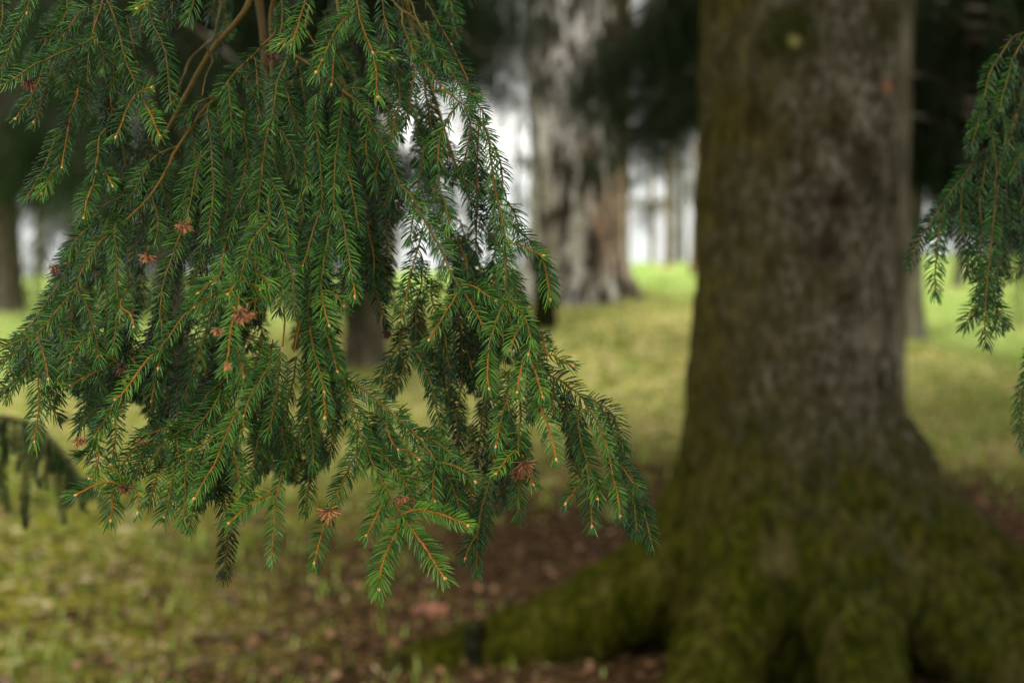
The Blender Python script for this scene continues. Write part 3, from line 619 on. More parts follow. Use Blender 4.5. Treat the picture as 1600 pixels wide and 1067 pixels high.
BOUGHS['left'] = dict(label='long spruce bough sweeping down to the left edge, brown stem and feathery side twigs', top=(390, -40), z=.06, tw=[
 TW(.10,.06,1,.55,.4,2.2,(372,108),(345,146),(320,168),(300,195),(279,228)),
 TW(.06,.03,.35,.6,.4,2.2,(279,228),(258,270),(235,308),(195,345),(155,380),(130,420),(119,450)),
 TW(.03,-.01,0,.55,.55,1.7,(119,450),(95,477),(70,508),(52,526),(25,550),(-8,578)),
 TW(.06,.07,.5,.55,.35,1.2,(279,228),(255,238),(232,256),(215,276),(203,292)),
 TW(.05,.05,.1,.45,.4,1,(238,310),(247,335),(247,362),(240,386)),
 TW(.06,.08,0,.45,.4,1,(250,288),(264,312),(272,336)),
 TW(.03,.01,.05,.45,.5,1.1,(182,354),(184,400),(185,450),(183,490),(177,543)),
 TW(.01,.0,.05,.8,.6,1,(188,474),(202,490),(209,511)),
 TW(.02,.01,0,.5,.5,1.1,(120,452),(136,480),(146,512),(152,545),(156,566)),
 TW(.01,-.01,0,.7,.55,1,(144,518),(126,537),(110,566)),
 TW(-.01,-.03,0,.7,.6,1.1,(59,527),(67,550),(73,572),(75,592)),
 TW(-.01,-.02,0,.7,.55,1,(42,527),(20,536),(-6,541)),
 TW(.04,.05,0,.45,.35,1.1,(150,372),(118,398),(98,432),(78,464),(56,498),(28,528)),
 TW(.07,.07,0,.4,.3,1,(122,384),(104,402),(94,424),(84,446)),
 TW(.05,.05,0,.75,.45,1,(134,388),(116,393),(104,410)),
 TW(.05,.04,0,.4,.3,1,(165,345),(140,356),(122,372),(108,392)),
 TW(.07,.06,.5,.8,.4,1,(114,462),(113,500),(108,532)),
 TW(.10,.10,0,.6,.3,1,(104,500),(98,530),(94,560)),
 TW(.02,.01,0,.7,.5,1,(60,590),(62,622),(60,650),(54,690)),
 TW(.04,.04,0,.5,.3,1,(72,600),(80,632),(92,650)),
 TW(.04,.03,0,.4,.25,1.2,(52,560),(28,592),(-8,618)),
 TW(.04,.04,0,.4,.3,1,(92,566),(86,598),(90,618)),
 TW(.08,.08,0,.3,.3,1,(222,320),(222,352),(212,380),(206,410)),
 TW(.06,.06,0,.4,.4,1,(205,336),(190,366),(176,390),(160,430)),
 TW(.06,.06,0,.4,.45,1,(150,420),(164,440),(168,470),(166,500)),
 TW(.05,.05,0,.4,.4,1,(230,262),(210,300),(186,322),(164,336)),
 TW(.05,.05,0,.4,.35,1,(192,306),(168,318),(146,340),(128,352)),
 TW(.03,.02,0,.45,.5,1,(80,492),(98,520),(104,548),(100,580)),
 TW(.02,.01,0,.45,.45,1,(40,540),(46,566),(34,592)),
 TW(.02,.02,0,.45,.45,1,(12,566),(20,596),(10,622)),
 ], galls=[(231,398,.05,11,.8),(85,418,.04,8,.3)])
BOUGHS['left_low'] = dict(label='spruce spray at the lower left with orange jointed stem beside the pale gap', top=(380, 420), z=.0, tw=[
 TW(.03,.0,0,.6,.5,1.6,(375,440),(345,460),(318,474),(290,491),(268,516),(250,545)),
 TW(.0,-.03,0,.85,.6,1.6,(250,545),(233,560),(215,585),(195,610),(180,624)),
 TW(-.03,-.02,0,.75,.5,1.5,(180,624),(168,648),(153,672),(148,682)),
 TW(-.02,.0,0,.9,.45,1.2,(148,682),(154,708),(150,732),(140,747)),
 TW(.02,.0,0,.6,.5,1.1,(253,500),(252,535),(250,560),(247,575)),
 TW(.0,.01,.1,.8,.5,1.1,(247,575),(241,603),(237,626)),
 TW(.05,.04,.05,.5,.45,1,(316,236),(308,270),(300,308),(292,340)),
 TW(.04,.02,.02,.5,.5,1.2,(286,360),(272,395),(260,435),(254,470),(250,505)),
 TW(.05,.05,0,.5,.4,1,(332,488),(318,525),(309,560),(300,582)),
 TW(.05,.05,0,.5,.35,1,(300,582),(292,608),(284,628)),
 TW(.04,.04,0,.8,.3,1,(182,650),(180,690),(175,712)),
 TW(.04,.03,0,.7,.4,1,(178,568),(162,576),(140,586),(110,602)),
 TW(.03,.03,0,.8,.4,1,(188,572),(170,556),(152,556)),
 TW(.06,.06,0,.4,.25,1.1,(152,590),(140,618),(134,650),(124,668)),
 TW(.05,.05,0,.6,.3,1,(155,588),(156,600),(158,608)),
 TW(.0,-.01,.1,.6,.5,1,(200,765),(188,742),(173,727)),
 TW(.06,.03,0,.4,.4,1.5,(352,590),(325,618),(305,648),(286,672),(262,690),(238,716),(212,742)),
 TW(.05,.05,0,.45,.4,1,(290,664),(262,670),(228,679)),
 TW(-.02,-.06,.05,.85,.6,1.2,(200,765),(180,757),(162,756),(142,763),(119,773)),
 TW(-.02,-.02,0,.8,.5,1.1,(192,758),(176,768),(175,790),(173,812)),
 TW(-.01,-.03,0,.75,.6,1.1,(208,750),(214,775),(215,800)),
 TW(.03,.03,0,.6,.45,1,(245,738),(240,762),(232,784)),
 TW(.02,.0,0,.6,.5,1.1,(272,725),(267,760),(263,785),(256,808)),
 TW(.0,-.02,0,.55,.55,1.3,(292,712),(290,755),(289,790),(285,818)),
 TW(.03,.03,0,.5,.4,1,(276,690),(280,730),(276,770),(262,790)),
 TW(.03,.03,0,.5,.4,1,(300,700),(304,750),(300,800),(296,826)),
 TW(-.02,-.05,0,.8,.65,1.3,(372,640),(352,680),(338,716),(322,745),(304,778)),
 TW(.10,.10,0,.4,.15,1.3,(346,745),(352,800),(355,835),(352,870),(350,893)),
 TW(.02,.0,0,.7,.5,1,(366,705),(372,730),(374,758)),
 TW(.03,.03,0,.5,.4,1,(214,700),(196,722),(182,748)),
 TW(.05,.05,0,.4,.35,1,(170,636),(150,640),(128,656)),
 TW(.05,.04,0,.4,.35,1,(150,690),(144,704),(128,712)),
 TW(.04,.04,0,.5,.4,1,(232,690),(216,724),(206,750)),
 ], galls=[(190,573,.02,9,.15),(124,686,-.01,9,.8),(195,760,-.02,9,.2),(222,688,.04,6,.8),(288,350,.02,11,.75)])
BOUGHS['central'] = dict(label='dense hanging spruce bough in the middle of the cluster with mossy yellow-green stems', top=(420, -70), z=.08, tw=[
 TW(.20,.16,1,.2,.2,2.4,(350,-20),(341,30),(335,60),(318,74),(296,98),(284,130),(268,172)),
 TW(.16,.15,1,.3,.2,1.2,(322,73),(332,95),(322,120),(316,150)),
 TW(.12,.08,.55,.35,.3,1.6,(432,48),(415,66),(398,85),(378,104),(360,124),(345,146)),
 TW(.08,.06,.5,.4,.3,1.3,(345,146),(322,154),(302,166),(288,188)),
 TW(.06,.04,.05,.4,.45,1.2,(328,160),(324,180),(328,220),(331,260),(332,300),(330,332),(324,372)),
 TW(.07,.06,.05,.5,.45,1,(356,128),(360,160),(361,190),(361,218)),
 TW(.07,.07,1,.35,.3,2.2,(438,64),(455,82),(470,92),(486,103)),
 TW(.07,.04,.15,.35,.4,2,(452,84),(444,105),(434,125),(430,155),(424,186)),
 TW(.04,.02,0,.35,.45,2.1,(424,186),(416,220),(412,262),(407,300),(402,338)),
 TW(.02,.0,0,.35,.5,1.7,(402,338),(415,360),(426,382),(441,396),(452,417),(457,445),(459,485)),
 TW(.0,.02,1,.65,.4,1.1,(459,485),(466,505),(464,525),(459,550)),
 TW(.04,.05,0,.4,.45,1.1,(425,190),(440,208),(455,235),(462,262),(463,284)),
 TW(.03,.02,0,.4,.5,1.1,(420,278),(437,308),(446,340),(450,372),(450,390)),
 TW(.04,.05,0,.45,.4,1.1,(412,268),(392,288),(379,308),(368,332)),
 TW(.05,.05,0,.45,.35,1.1,(366,340),(356,370),(348,396),(345,416)),
 TW(.03,.02,0,.35,.45,1.2,(400,348),(393,372),(378,396),(365,420),(362,434)),
 TW(.07,.08,0,.4,.35,1,(420,192),(400,207),(385,228),(375,254)),
 TW(.05,.04,0,.4,.4,1.4,(495,148),(494,180),(498,220),(502,262),(503,312),(499,334)),
 TW(.04,.02,0,.6,.45,1.1,(499,334),(491,358),(481,392),(473,415)),
 TW(.05,.03,0,.4,.45,1.2,(536,148),(533,190),(527,250),(524,290),(522,328)),
 TW(.03,.01,0,.45,.5,1.2,(522,328),(513,362),(509,390),(504,425),(502,455)),
 TW(.01,-.02,0,.8,.6,1.1,(502,455),(506,475),(510,492),(514,508)),
 TW(.01,.0,.05,.75,.55,1,(508,454),(524,461),(537,478)),
 TW(.04,.03,0,.45,.45,1.1,(529,250),(545,276),(553,306),(558,336),(560,358)),
 TW(.02,.0,0,.45,.55,1.1,(527,325),(537,345),(541,372),(545,402),(550,430)),
 TW(.0,-.01,.0,.8,.6,1.1,(550,430),(553,448),(554,463)),
 TW(.10,.10,0,.3,.25,1,(470,120),(476,160),(478,200),(476,240)),
 TW(.09,.09,0,.35,.3,1,(450,150),(458,180),(466,206)),
 TW(.06,.05,0,.4,.4,1,(402,300),(392,330),(386,356),(372,380)),
 TW(.05,.05,0,.45,.45,1,(470,300),(474,330),(468,362),(460,384)),
 TW(.05,.05,0,.4,.4,1,(440,208),(430,240),(432,268)),
 TW(.06,.05,0,.4,.4,1,(310,240),(304,262),(290,300),(282,328)),
 TW(.07,.07,0,.4,.35,1,(300,190),(302,220),(304,250),(296,276)),
 TW(.09,.08,0,.4,.3,1,(372,112),(392,132),(402,158),(408,186)),
 TW(.09,.08,0,.4,.3,1,(398,90),(402,120),(402,150)),
 TW(.08,.07,0,.45,.35,1,(340,170),(346,200),(350,240),(346,272)),
 TW(.07,.07,0,.4,.4,1,(380,200),(386,240),(380,276),(374,300)),
 TW(.06,.06,0,.4,.35,1,(350,280),(356,316),(350,348),(340,380)),
 TW(.06,.05,0,.4,.4,1,(494,200),(480,230),(476,262),(480,292)),
 TW(.05,.05,0,.4,.45,1,(500,300),(510,330),(502,366),(500,400)),
 TW(.05,.05,0,.45,.4,1,(536,200),(546,232),(542,262)),
 TW(.06,.05,0,.4,.4,1,(425,382),(420,410),(424,440),(418,470)),
 TW(.04,.03,0,.4,.5,1,(441,400),(436,430),(440,458),(436,484)),
 TW(.05,.04,0,.4,.45,1,(480,400),(486,430),(484,462),(480,490)),
 TW(.06,.05,0,.4,.4,1,(362,430),(350,456),(338,480),(334,510)),
 TW(.06,.06,0,.4,.35,1,(316,380),(312,410),(300,440),(292,470)),
 TW(.05,.05,1,.6,.4,1,(443,480),(443,510),(441,541)),
 TW(.03,.02,0,.4,.5,1,(415,360),(408,382),(410,404)),
 ], galls=[(426,86,.08,13,.15),(413,403,.05,7,.5)])
BOUGHS['top'] = dict(label='bright green spruce sprigs hanging in from the top edge above the middle of the cluster', top=(520, -60), z=-.03, tw=[
 TW(-.03,-.05,0,.75,.6,1.1,(480,-10),(471,22),(464,46),(456,70)),
 TW(-.02,-.04,0,.7,.65,1.1,(560,10),(541,28),(524,50),(512,76),(503,94)),
 TW(-.04,-.05,0,.85,.7,1,(503,94),(498,104),(494,113)),
 TW(-.02,-.03,0,.7,.55,1.3,(556,-10),(562,22),(571,54),(582,82)),
 TW(-.03,-.05,0,.8,.65,1.2,(582,82),(587,112),(588,138),(590,152)),
 TW(-.03,-.03,.05,.75,.6,1,(583,82),(599,82),(613,91)),
 TW(.02,.02,.1,.75,.45,1,(522,72),(521,100),(518,132)),
 TW(.15,.12,.1,.3,.25,1.5,(440,-10),(441,28),(437,62)),
 TW(.0,.0,1,.5,.5,1.2,(478,42),(486,58),(495,73)),
 TW(-.02,-.02,0,.7,.6,1,(466,30),(460,48),(448,62),(438,69)),
 TW(.03,.03,0,.4,.4,1,(548,-8),(540,20),(534,46)),
 TW(.05,.05,0,.4,.35,1,(596,-8),(600,24),(608,52)),
 TW(.08,.09,0,.3,.25,1,(600,30),(612,70),(620,100),(632,130)),
 TW(.09,.09,0,.3,.25,1.3,(510,60),(500,84),(506,118),(500,150)),
 ], galls=[])
BOUGHS['right_arch'] = dict(label='spruce bough arching over beside the birch with a knotted ochre stem', top=(610, -60), z=.04, tw=[
 TW(.10,.07,.8,.5,.35,1.7,(602,-12),(625,15),(645,28),(665,50),(680,75),(692,92),(699,103)),
 TW(.08,.06,.35,.6,.35,1.4,(627,18),(629,40),(638,62),(646,84)),
 TW(.06,.04,.05,.5,.4,1.1,(646,84),(648,110),(644,140),(640,165),(633,192)),
 TW(.06,.05,.05,.6,.35,1.2,(646,80),(664,100),(678,118),(692,138)),
 TW(.09,.07,.8,.45,.35,1.1,(638,-10),(650,25),(662,50),(681,78)),
 TW(.10,.11,.45,.6,.2,1.1,(658,-10),(680,24),(692,47),(705,70)),
 TW(.11,.11,0,.7,.15,1.1,(703,68),(715,90),(728,118),(735,142)),
 TW(.03,.0,.6,.4,.4,2.2,(678,143),(692,143),(706,150),(718,160),(735,172)),
 TW(.0,.01,.15,.4,.4,2.3,(735,172),(750,190),(762,212),(767,240),(769,272)),
 TW(.01,-.01,0,.45,.5,2.1,(769,272),(773,297),(781,325),(787,355),(791,382)),
 TW(-.01,.0,0,.45,.5,1.8,(791,382),(791,420),(791,462)),
 TW(-.01,.0,.05,.7,.5,1.2,(792,380),(815,383),(834,394),(848,399)),
 TW(.0,.01,0,.75,.5,1.1,(848,399),(853,420),(857,445),(860,467)),
 TW(.02,.02,.3,.5,.45,1.3,(718,161),(703,180),(693,202),(685,227),(684,256)),
 TW(.02,.02,0,.5,.45,1.2,(684,256),(686,287),(693,312),(699,335),(702,352)),
 TW(.03,.05,.1,.5,.4,1,(690,230),(706,246),(719,268),(730,292)),
 TW(.06,.06,.1,.5,.3,1,(748,192),(747,230),(746,270),(748,305)),
 TW(-.01,-.01,0,.65,.55,1.2,(786,474),(774,500),(768,520),(765,545)),
 TW(-.01,-.03,0,.85,.6,1.2,(765,545),(762,570),(762,592),(764,607)),
 TW(.0,-.02,0,.5,.55,1.4,(793,466),(812,487),(823,508),(830,530)),
 TW(-.02,-.03,0,.8,.6,1.2,(830,530),(829,540),(826,553)),
 TW(-.02,-.03,0,.75,.6,1,(818,506),(806,522),(797,546)),
 TW(.01,.01,.1,.6,.5,1,(793,482),(796,500),(800,512)),
 TW(-.02,-.05,.05,.85,.65,1.3,(817,558),(813,585),(808,613)),
 TW(-.02,-.05,.05,.9,.65,1.4,(827,556),(837,584),(844,606),(848,620)),
 TW(.10,.11,.3,.4,.3,1.8,(664,140),(670,180),(676,220),(680,250)),
 TW(.16,.16,0,.2,.0,1,(602,318),(604,360),(604,402),(604,450)),  # zero needle tone on such twigs paints a backlit silhouette
 TW(.14,.15,0,.2,.0,1,(744,290),(745,340),(743,402)),
 TW(.14,.15,0,.2,.0,1,(728,290),(742,326),(757,350),(768,372)),
 TW(.06,.05,0,.6,.35,1,(660,356),(652,392),(641,430),(635,456)),
 TW(.05,.03,0,.65,.4,1,(642,420),(637,455),(631,480),(625,500)),
 TW(.14,.14,0,.5,.1,1.1,(570,400),(583,440),(594,474),(604,506)),
 TW(.05,.05,.05,.5,.35,1,(700,356),(716,380),(728,402),(731,424)),
 TW(.13,.13,0,.2,.0,1,(716,480),(722,540),(720,590),(714,640),(717,690)),
 TW(.09,.09,0,.4,.12,1.1,(762,600),(756,640),(751,684),(743,724)),
 TW(.14,.14,0,.2,.0,1,(735,498),(742,560),(738,606)),
 TW(.10,.10,0,.5,.15,1,(694,520),(700,562),(704,584)),
 TW(.12,.12,0,.2,.02,1,(780,285),(770,330),(776,372),(770,410)),
 TW(.03,.03,0,.4,.35,1,(772,230),(782,262),(784,300)),
 TW(.03,.03,0,.4,.35,1,(787,310),(804,334),(810,356)),
 TW(.04,.04,0,.4,.35,1,(800,352),(818,368),(830,378)),
 TW(.04,.04,0,.4,.4,1,(726,168),(734,200),(730,236),(722,262)),
 TW(.08,.08,0,.35,.2,1,(730,130),(742,156),(758,180)),
 TW(.05,.05,0,.4,.4,1,(704,110),(720,134),(742,150)),
 TW(.04,.04,0,.4,.4,1,(622,150),(616,190),(610,226)),
 TW(.04,.04,0,.4,.4,1,(662,230),(658,270),(652,300)),
 TW(.05,.05,0,.45,.4,1,(800,420),(806,446),(802,470)),
 TW(.01,.01,0,.5,.5,1,(786,400),(776,430),(768,456)),
 TW(.02,.02,0,.5,.5,1,(792,420),(802,448),(816,468)),
 ], galls=[(604,518,.13,9,.1)])
BOUGHS['diagonal'] = dict(label='spruce stem slanting from upper middle down to the right with forked orange tips', top=(530, 120), z=.02, tw=[
 TW(.05,.03,.1,.38,.4,2.1,(536,141),(560,160),(575,182),(590,211),(603,237),(615,264),(625,289)),
 TW(.03,.01,0,.42,.45,2,(625,289),(645,310),(660,340),(676,368),(690,391),(704,424),(718,449)),
 TW(.01,.0,0,.65,.5,1.3,(718,449),(732,467),(745,490),(758,516)),
 TW(.01,-.01,0,.75,.55,1.2,(718,453),(702,478),(686,505),(670,531)),
 TW(.01,.0,.05,.7,.55,1.2,(720,445),(738,446),(757,458),(774,470)),
 TW(.05,.07,.1,.5,.3,1,(620,287),(609,304),(598,326)),
 TW(.06,.05,.4,.45,.4,1,(535,142),(550,137),(568,139)),
 TW(.04,.04,0,.4,.4,1,(580,190),(572,224),(574,256)),
 TW(.05,.05,0,.4,.35,1,(596,222),(590,256),(584,290)),
 TW(.04,.04,0,.4,.4,1,(640,304),(662,316),(672,330)),
 TW(.04,.04,0,.4,.4,1,(662,344),(688,356),(702,374)),
 TW(.05,.05,0,.4,.35,1,(648,318),(644,350),(640,376)),
 ], galls=[])
BOUGHS['near_tuft'] = dict(label='small spruce spray nearest the camera with an orange gall above thick pale needles', top=(410, 340), z=-.1, tw=[
 TW(-.09,-.13,.2,.5,.5,1.4,(420,345),(398,372),(385,404),(375,438)),
 TW(-.12,-.15,0,.85,.7,1.4,(377,436),(366,448),(356,460)),
 TW(-.10,-.11,0,.8,.6,1.2,(350,448),(330,462),(304,480)),
 TW(-.10,-.11,0,.8,.65,1.2,(378,438),(392,443),(406,452)),
 TW(-.10,-.10,.1,.7,.5,1.1,(404,466),(388,474),(376,480)),
 TW(-.13,-.17,0,.8,.75,1.7,(367,492),(362,512),(359,540),(353,576)),
 TW(-.12,-.14,0,.8,.7,1.2,(368,540),(376,562),(382,588)),
 TW(-.11,-.12,0,.6,.6,1.1,(342,430),(322,446),(310,458)),
 TW(-.10,-.11,0,.6,.6,1.1,(398,425),(412,432),(420,446)),
 ], galls=[(374,490,-.14,10,.65),(387,488,-.13,9,.75),(340,516,-.12,7,.8),(356,570,-.17,5,.95)])
BOUGHS['lower_mid'] = dict(label='row of spruce twigs hanging below the middle with one orange dead tuft', top=(470, 500), z=.0, tw=[
 TW(.03,.01,0,.6,.5,1.2,(420,572),(404,600),(390,625),(381,650)),
 TW(.01,-.01,0,.85,.6,1.2,(381,650),(380,665),(376,681)),
 TW(.03,.02,0,.5,.45,1.3,(437,545),(436,580),(431,620),(424,655),(418,677)),
 TW(.05,.05,0,.6,.4,1.1,(386,588),(366,610),(347,638),(336,656)),
 TW(.08,.08,0,.5,.3,1,(464,556),(459,590),(451,620),(447,634)),
 TW(.0,-.02,0,.6,.6,1.2,(487,520),(495,560),(502,590),(506,612)),
 TW(-.02,-.04,0,.8,.65,1.2,(506,612),(508,634),(507,652)),
 TW(.02,.01,0,.7,.55,1.2,(505,508),(514,535),(521,560),(527,580)),
 TW(.05,.04,0,.5,.4,1.1,(483,595),(484,640),(488,690),(490,730)),
 TW(-.01,-.04,0,.7,.6,1.2,(356,666),(338,680),(318,694),(298,702)),
 TW(.04,.04,0,.5,.4,1.1,(285,672),(287,710),(290,745),(289,772)),
 TW(.06,.04,0,.45,.45,1.3,(474,650),(463,686),(452,712),(440,742)),
 TW(.02,-.02,0,.65,.55,1.3,(440,742),(434,770),(429,810),(426,845),(423,876)),
 TW(.01,-.04,.05,.8,.65,1.2,(430,767),(408,776),(384,792),(358,817)),
 TW(.03,.01,0,.65,.5,1.3,(566,698),(548,722),(537,748),(522,788)),
 TW(.01,-.03,0,.75,.6,1.3,(522,788),(506,822),(497,852),(491,879)),
 TW(.07,.07,0,.5,.3,1.1,(486,725),(481,760),(477,798)),
 TW(.04,.04,0,.5,.45,1,(404,690),(396,720),(388,750),(384,780)),
 TW(.05,.05,0,.5,.4,1,(418,680),(410,715),(406,745)),
 TW(.04,.04,0,.5,.45,1,(340,620),(322,650),(300,676),(290,700)),
 TW(.04,.04,0,.5,.45,1,(400,560),(380,584),(366,600)),
 TW(.04,.04,0,.45,.4,1,(366,640),(356,668),(366,700)),
 TW(.06,.05,0,.4,.35,1,(450,640),(440,668),(446,700),(440,720)),
 TW(.05,.05,0,.4,.4,1,(320,700),(312,730),(320,760),(312,790)),
 TW(.06,.06,0,.4,.3,1,(510,640),(520,670),(516,700),(510,720)),
 TW(.05,.05,0,.4,.35,1,(508,566),(514,600),(520,628)),
 ], galls=[(514,797,-.01,14,.85)])
BOUGHS['lower_front'] = dict(label='lowest spruce branch ending in three fanned bright tips below the cluster', top=(520, 560), z=-.02, tw=[
 TW(.02,-.02,0,.5,.45,1.9,(527,584),(542,610),(553,645),(565,680),(576,706),(590,740)),
 TW(-.02,-.07,0,.5,.5,1.8,(590,740),(604,765),(620,793),(630,806)),
 TW(-.07,-.12,0,.85,.7,1.5,(628,807),(618,836),(605,866),(597,892),(592,920)),
 TW(-.07,-.13,0,.85,.75,1.6,(632,809),(655,840),(676,871),(695,903)),
 TW(-.07,-.11,.03,.85,.7,1.5,(632,802),(655,797),(685,802),(710,811),(731,821)),
 TW(-.04,-.07,0,.8,.6,1.3,(599,782),(586,810),(572,836)),
 TW(.02,.0,0,.45,.45,1.8,(530,590),(558,600),(585,622),(607,641),(631,661)),
 TW(.0,-.02,0,.5,.5,1.6,(631,661),(655,685),(670,705),(680,720)),
 TW(-.02,-.03,0,.6,.5,1.2,(684,721),(708,728),(728,738),(742,752)),
 TW(-.02,-.02,0,.7,.5,1.1,(682,722),(677,745),(675,765),(679,782)),
 TW(.01,-.01,.0,.65,.5,1.1,(608,642),(605,665),(612,688),(622,702)),
 TW(-.03,-.04,0,.75,.6,1.1,(624,702),(640,706),(655,718)),
 TW(.0,-.03,0,.55,.5,1.4,(574,690),(595,706),(612,728),(632,752),(650,784)),
 TW(.02,.02,0,.5,.45,1.1,(700,745),(710,770),(720,796)),
 TW(.06,.06,0,.4,.35,1,(560,640),(576,660),(586,690)),
 TW(.0,-.02,0,.5,.5,1,(600,700),(618,726),(640,742),(662,770)),
 TW(.02,.01,0,.5,.5,1,(650,690),(656,720),(650,748)),
 TW(.0,-.01,0,.5,.5,1,(560,670),(556,700),(560,730)),
 TW(.01,-.01,0,.5,.5,1,(640,672),(664,682),(690,696),(706,712)),
 TW(-.01,-.03,0,.5,.55,1,(602,762),(592,780),(598,800)),
 TW(-.03,-.03,0,.5,.55,1,(612,780),(634,778),(656,784)),
 ], galls=[(627,775,-.04,9,.6),(640,782,-.03,6,.3)])
BOUGHS['dark_lower'] = dict(label='darker spruce twigs hanging behind the fanned tips with one small bright red bud', top=(660, 500), z=.1, tw=[
 TW(.10,.09,0,.45,.2,1.2,(646,536),(636,562),(626,588),(614,612)),
 TW(.05,.04,0,.5,.35,1.3,(642,542),(660,568),(674,600),(682,640),(688,668),(690,702)),
 TW(.10,.10,0,.45,.2,1.1,(624,542),(604,566),(592,592)),
 TW(.07,.06,0,.5,.3,1.3,(770,740),(758,775),(748,810),(744,850),(745,891)),
 TW(.06,.05,0,.7,.35,1.1,(744,836),(734,856),(727,872)),
 TW(.10,.09,0,.4,.2,1.2,(712,640),(716,680),(708,720),(716,760)),
 TW(.09,.08,0,.4,.25,1.2,(690,700),(700,730),(712,750),(722,790)),
 TW(.09,.09,0,.4,.2,1.1,(756,690),(768,720),(764,752)),
 TW(.08,.08,0,.4,.25,1.1,(742,700),(730,740),(736,780),(738,830)),
 TW(.08,.08,0,.4,.25,1.1,(774,700),(770,740),(760,790),(756,840)),
 TW(.10,.10,0,.4,.15,1.1,(676,470),(690,500),(694,540)),
 TW(.12,.12,0,.4,.1,1.1,(660,440),(652,480),(650,520)),
 ], galls=[])
BOUGHS['lower_right'] = dict(label='spruce bough drooping out toward the big trunk in long parallel dark green twigs', top=(800, 520), z=.0, tw=[
 TW(.04,.03,0,.45,.3,1.6,(836,562),(858,585),(880,595),(898,610),(914,626)),
 TW(.03,.01,.05,.5,.4,1.5,(914,630),(930,655),(943,682),(951,706)),
 TW(.01,-.01,0,.75,.5,1.4,(951,706),(958,740),(965,772),(969,806)),
 TW(.03,.03,0,.5,.35,1.2,(906,632),(905,668),(910,700),(918,724),(925,750)),
 TW(.02,.01,0,.65,.45,1.1,(917,725),(922,765),(924,800),(925,822)),
 TW(.03,.02,0,.65,.4,1,(908,752),(896,768),(884,786)),
 TW(.02,.01,0,.65,.45,1,(924,740),(931,760),(934,779)),
 TW(.05,.05,0,.45,.3,1.2,(912,622),(934,630),(954,645),(966,668),(974,700)),
 TW(.05,.05,.1,.7,.3,1,(972,690),(974,700),(966,714)),
 TW(.03,.02,0,.55,.35,1.1,(960,718),(975,735),(988,752),(998,766)),
 TW(.04,.03,0,.55,.3,1.1,(988,765),(990,795),(995,832)),
 TW(.04,.03,0,.5,.3,1.1,(992,768),(1004,798),(1012,825),(1018,850)),
 TW(.06,.06,0,.35,.15,1,(852,612),(874,630),(888,654),(896,676)),
 TW(-.01,-.05,.1,.8,.6,1.3,(846,640),(858,668),(865,695),(869,717)),
 TW(.03,.0,0,.4,.35,1.4,(812,600),(812,645),(810,690),(810,735)),
 TW(.01,.02,0,.5,.4,1.1,(810,735),(810,768),(809,804)),
 TW(.01,.0,.1,.9,.5,1.2,(818,712),(826,735),(833,756)),
 TW(.0,-.04,0,.75,.65,1.2,(806,703),(790,718),(775,740)),
 TW(.02,.01,0,.7,.5,1.1,(794,614),(784,648),(779,676),(775,697)),
 TW(.02,.02,0,.7,.45,1.1,(852,552),(868,558),(880,566),(894,571)),
 TW(.05,.05,0,.4,.2,1.1,(800,640),(788,670),(796,700)),
 TW(.05,.05,0,.4,.25,1.1,(940,640),(958,680),(960,716),(968,742)),
 TW(.05,.05,0,.4,.25,1.1,(968,710),(984,740),(1000,776),(1010,800)),
 TW(.06,.06,0,.4,.25,1.1,(962,770),(974,796),(984,824)),
 TW(.04,.04,0,.4,.3,1,(890,610),(886,640),(892,668),(890,700)),
 TW(.03,.03,0,.4,.35,1,(866,590),(862,620),(866,648)),
 TW(.03,.03,0,.4,.4,1,(840,590),(838,620),(830,650)),
 ], galls=[(820,722,-.01,15,.45),(808,738,-.01,9,.35)])
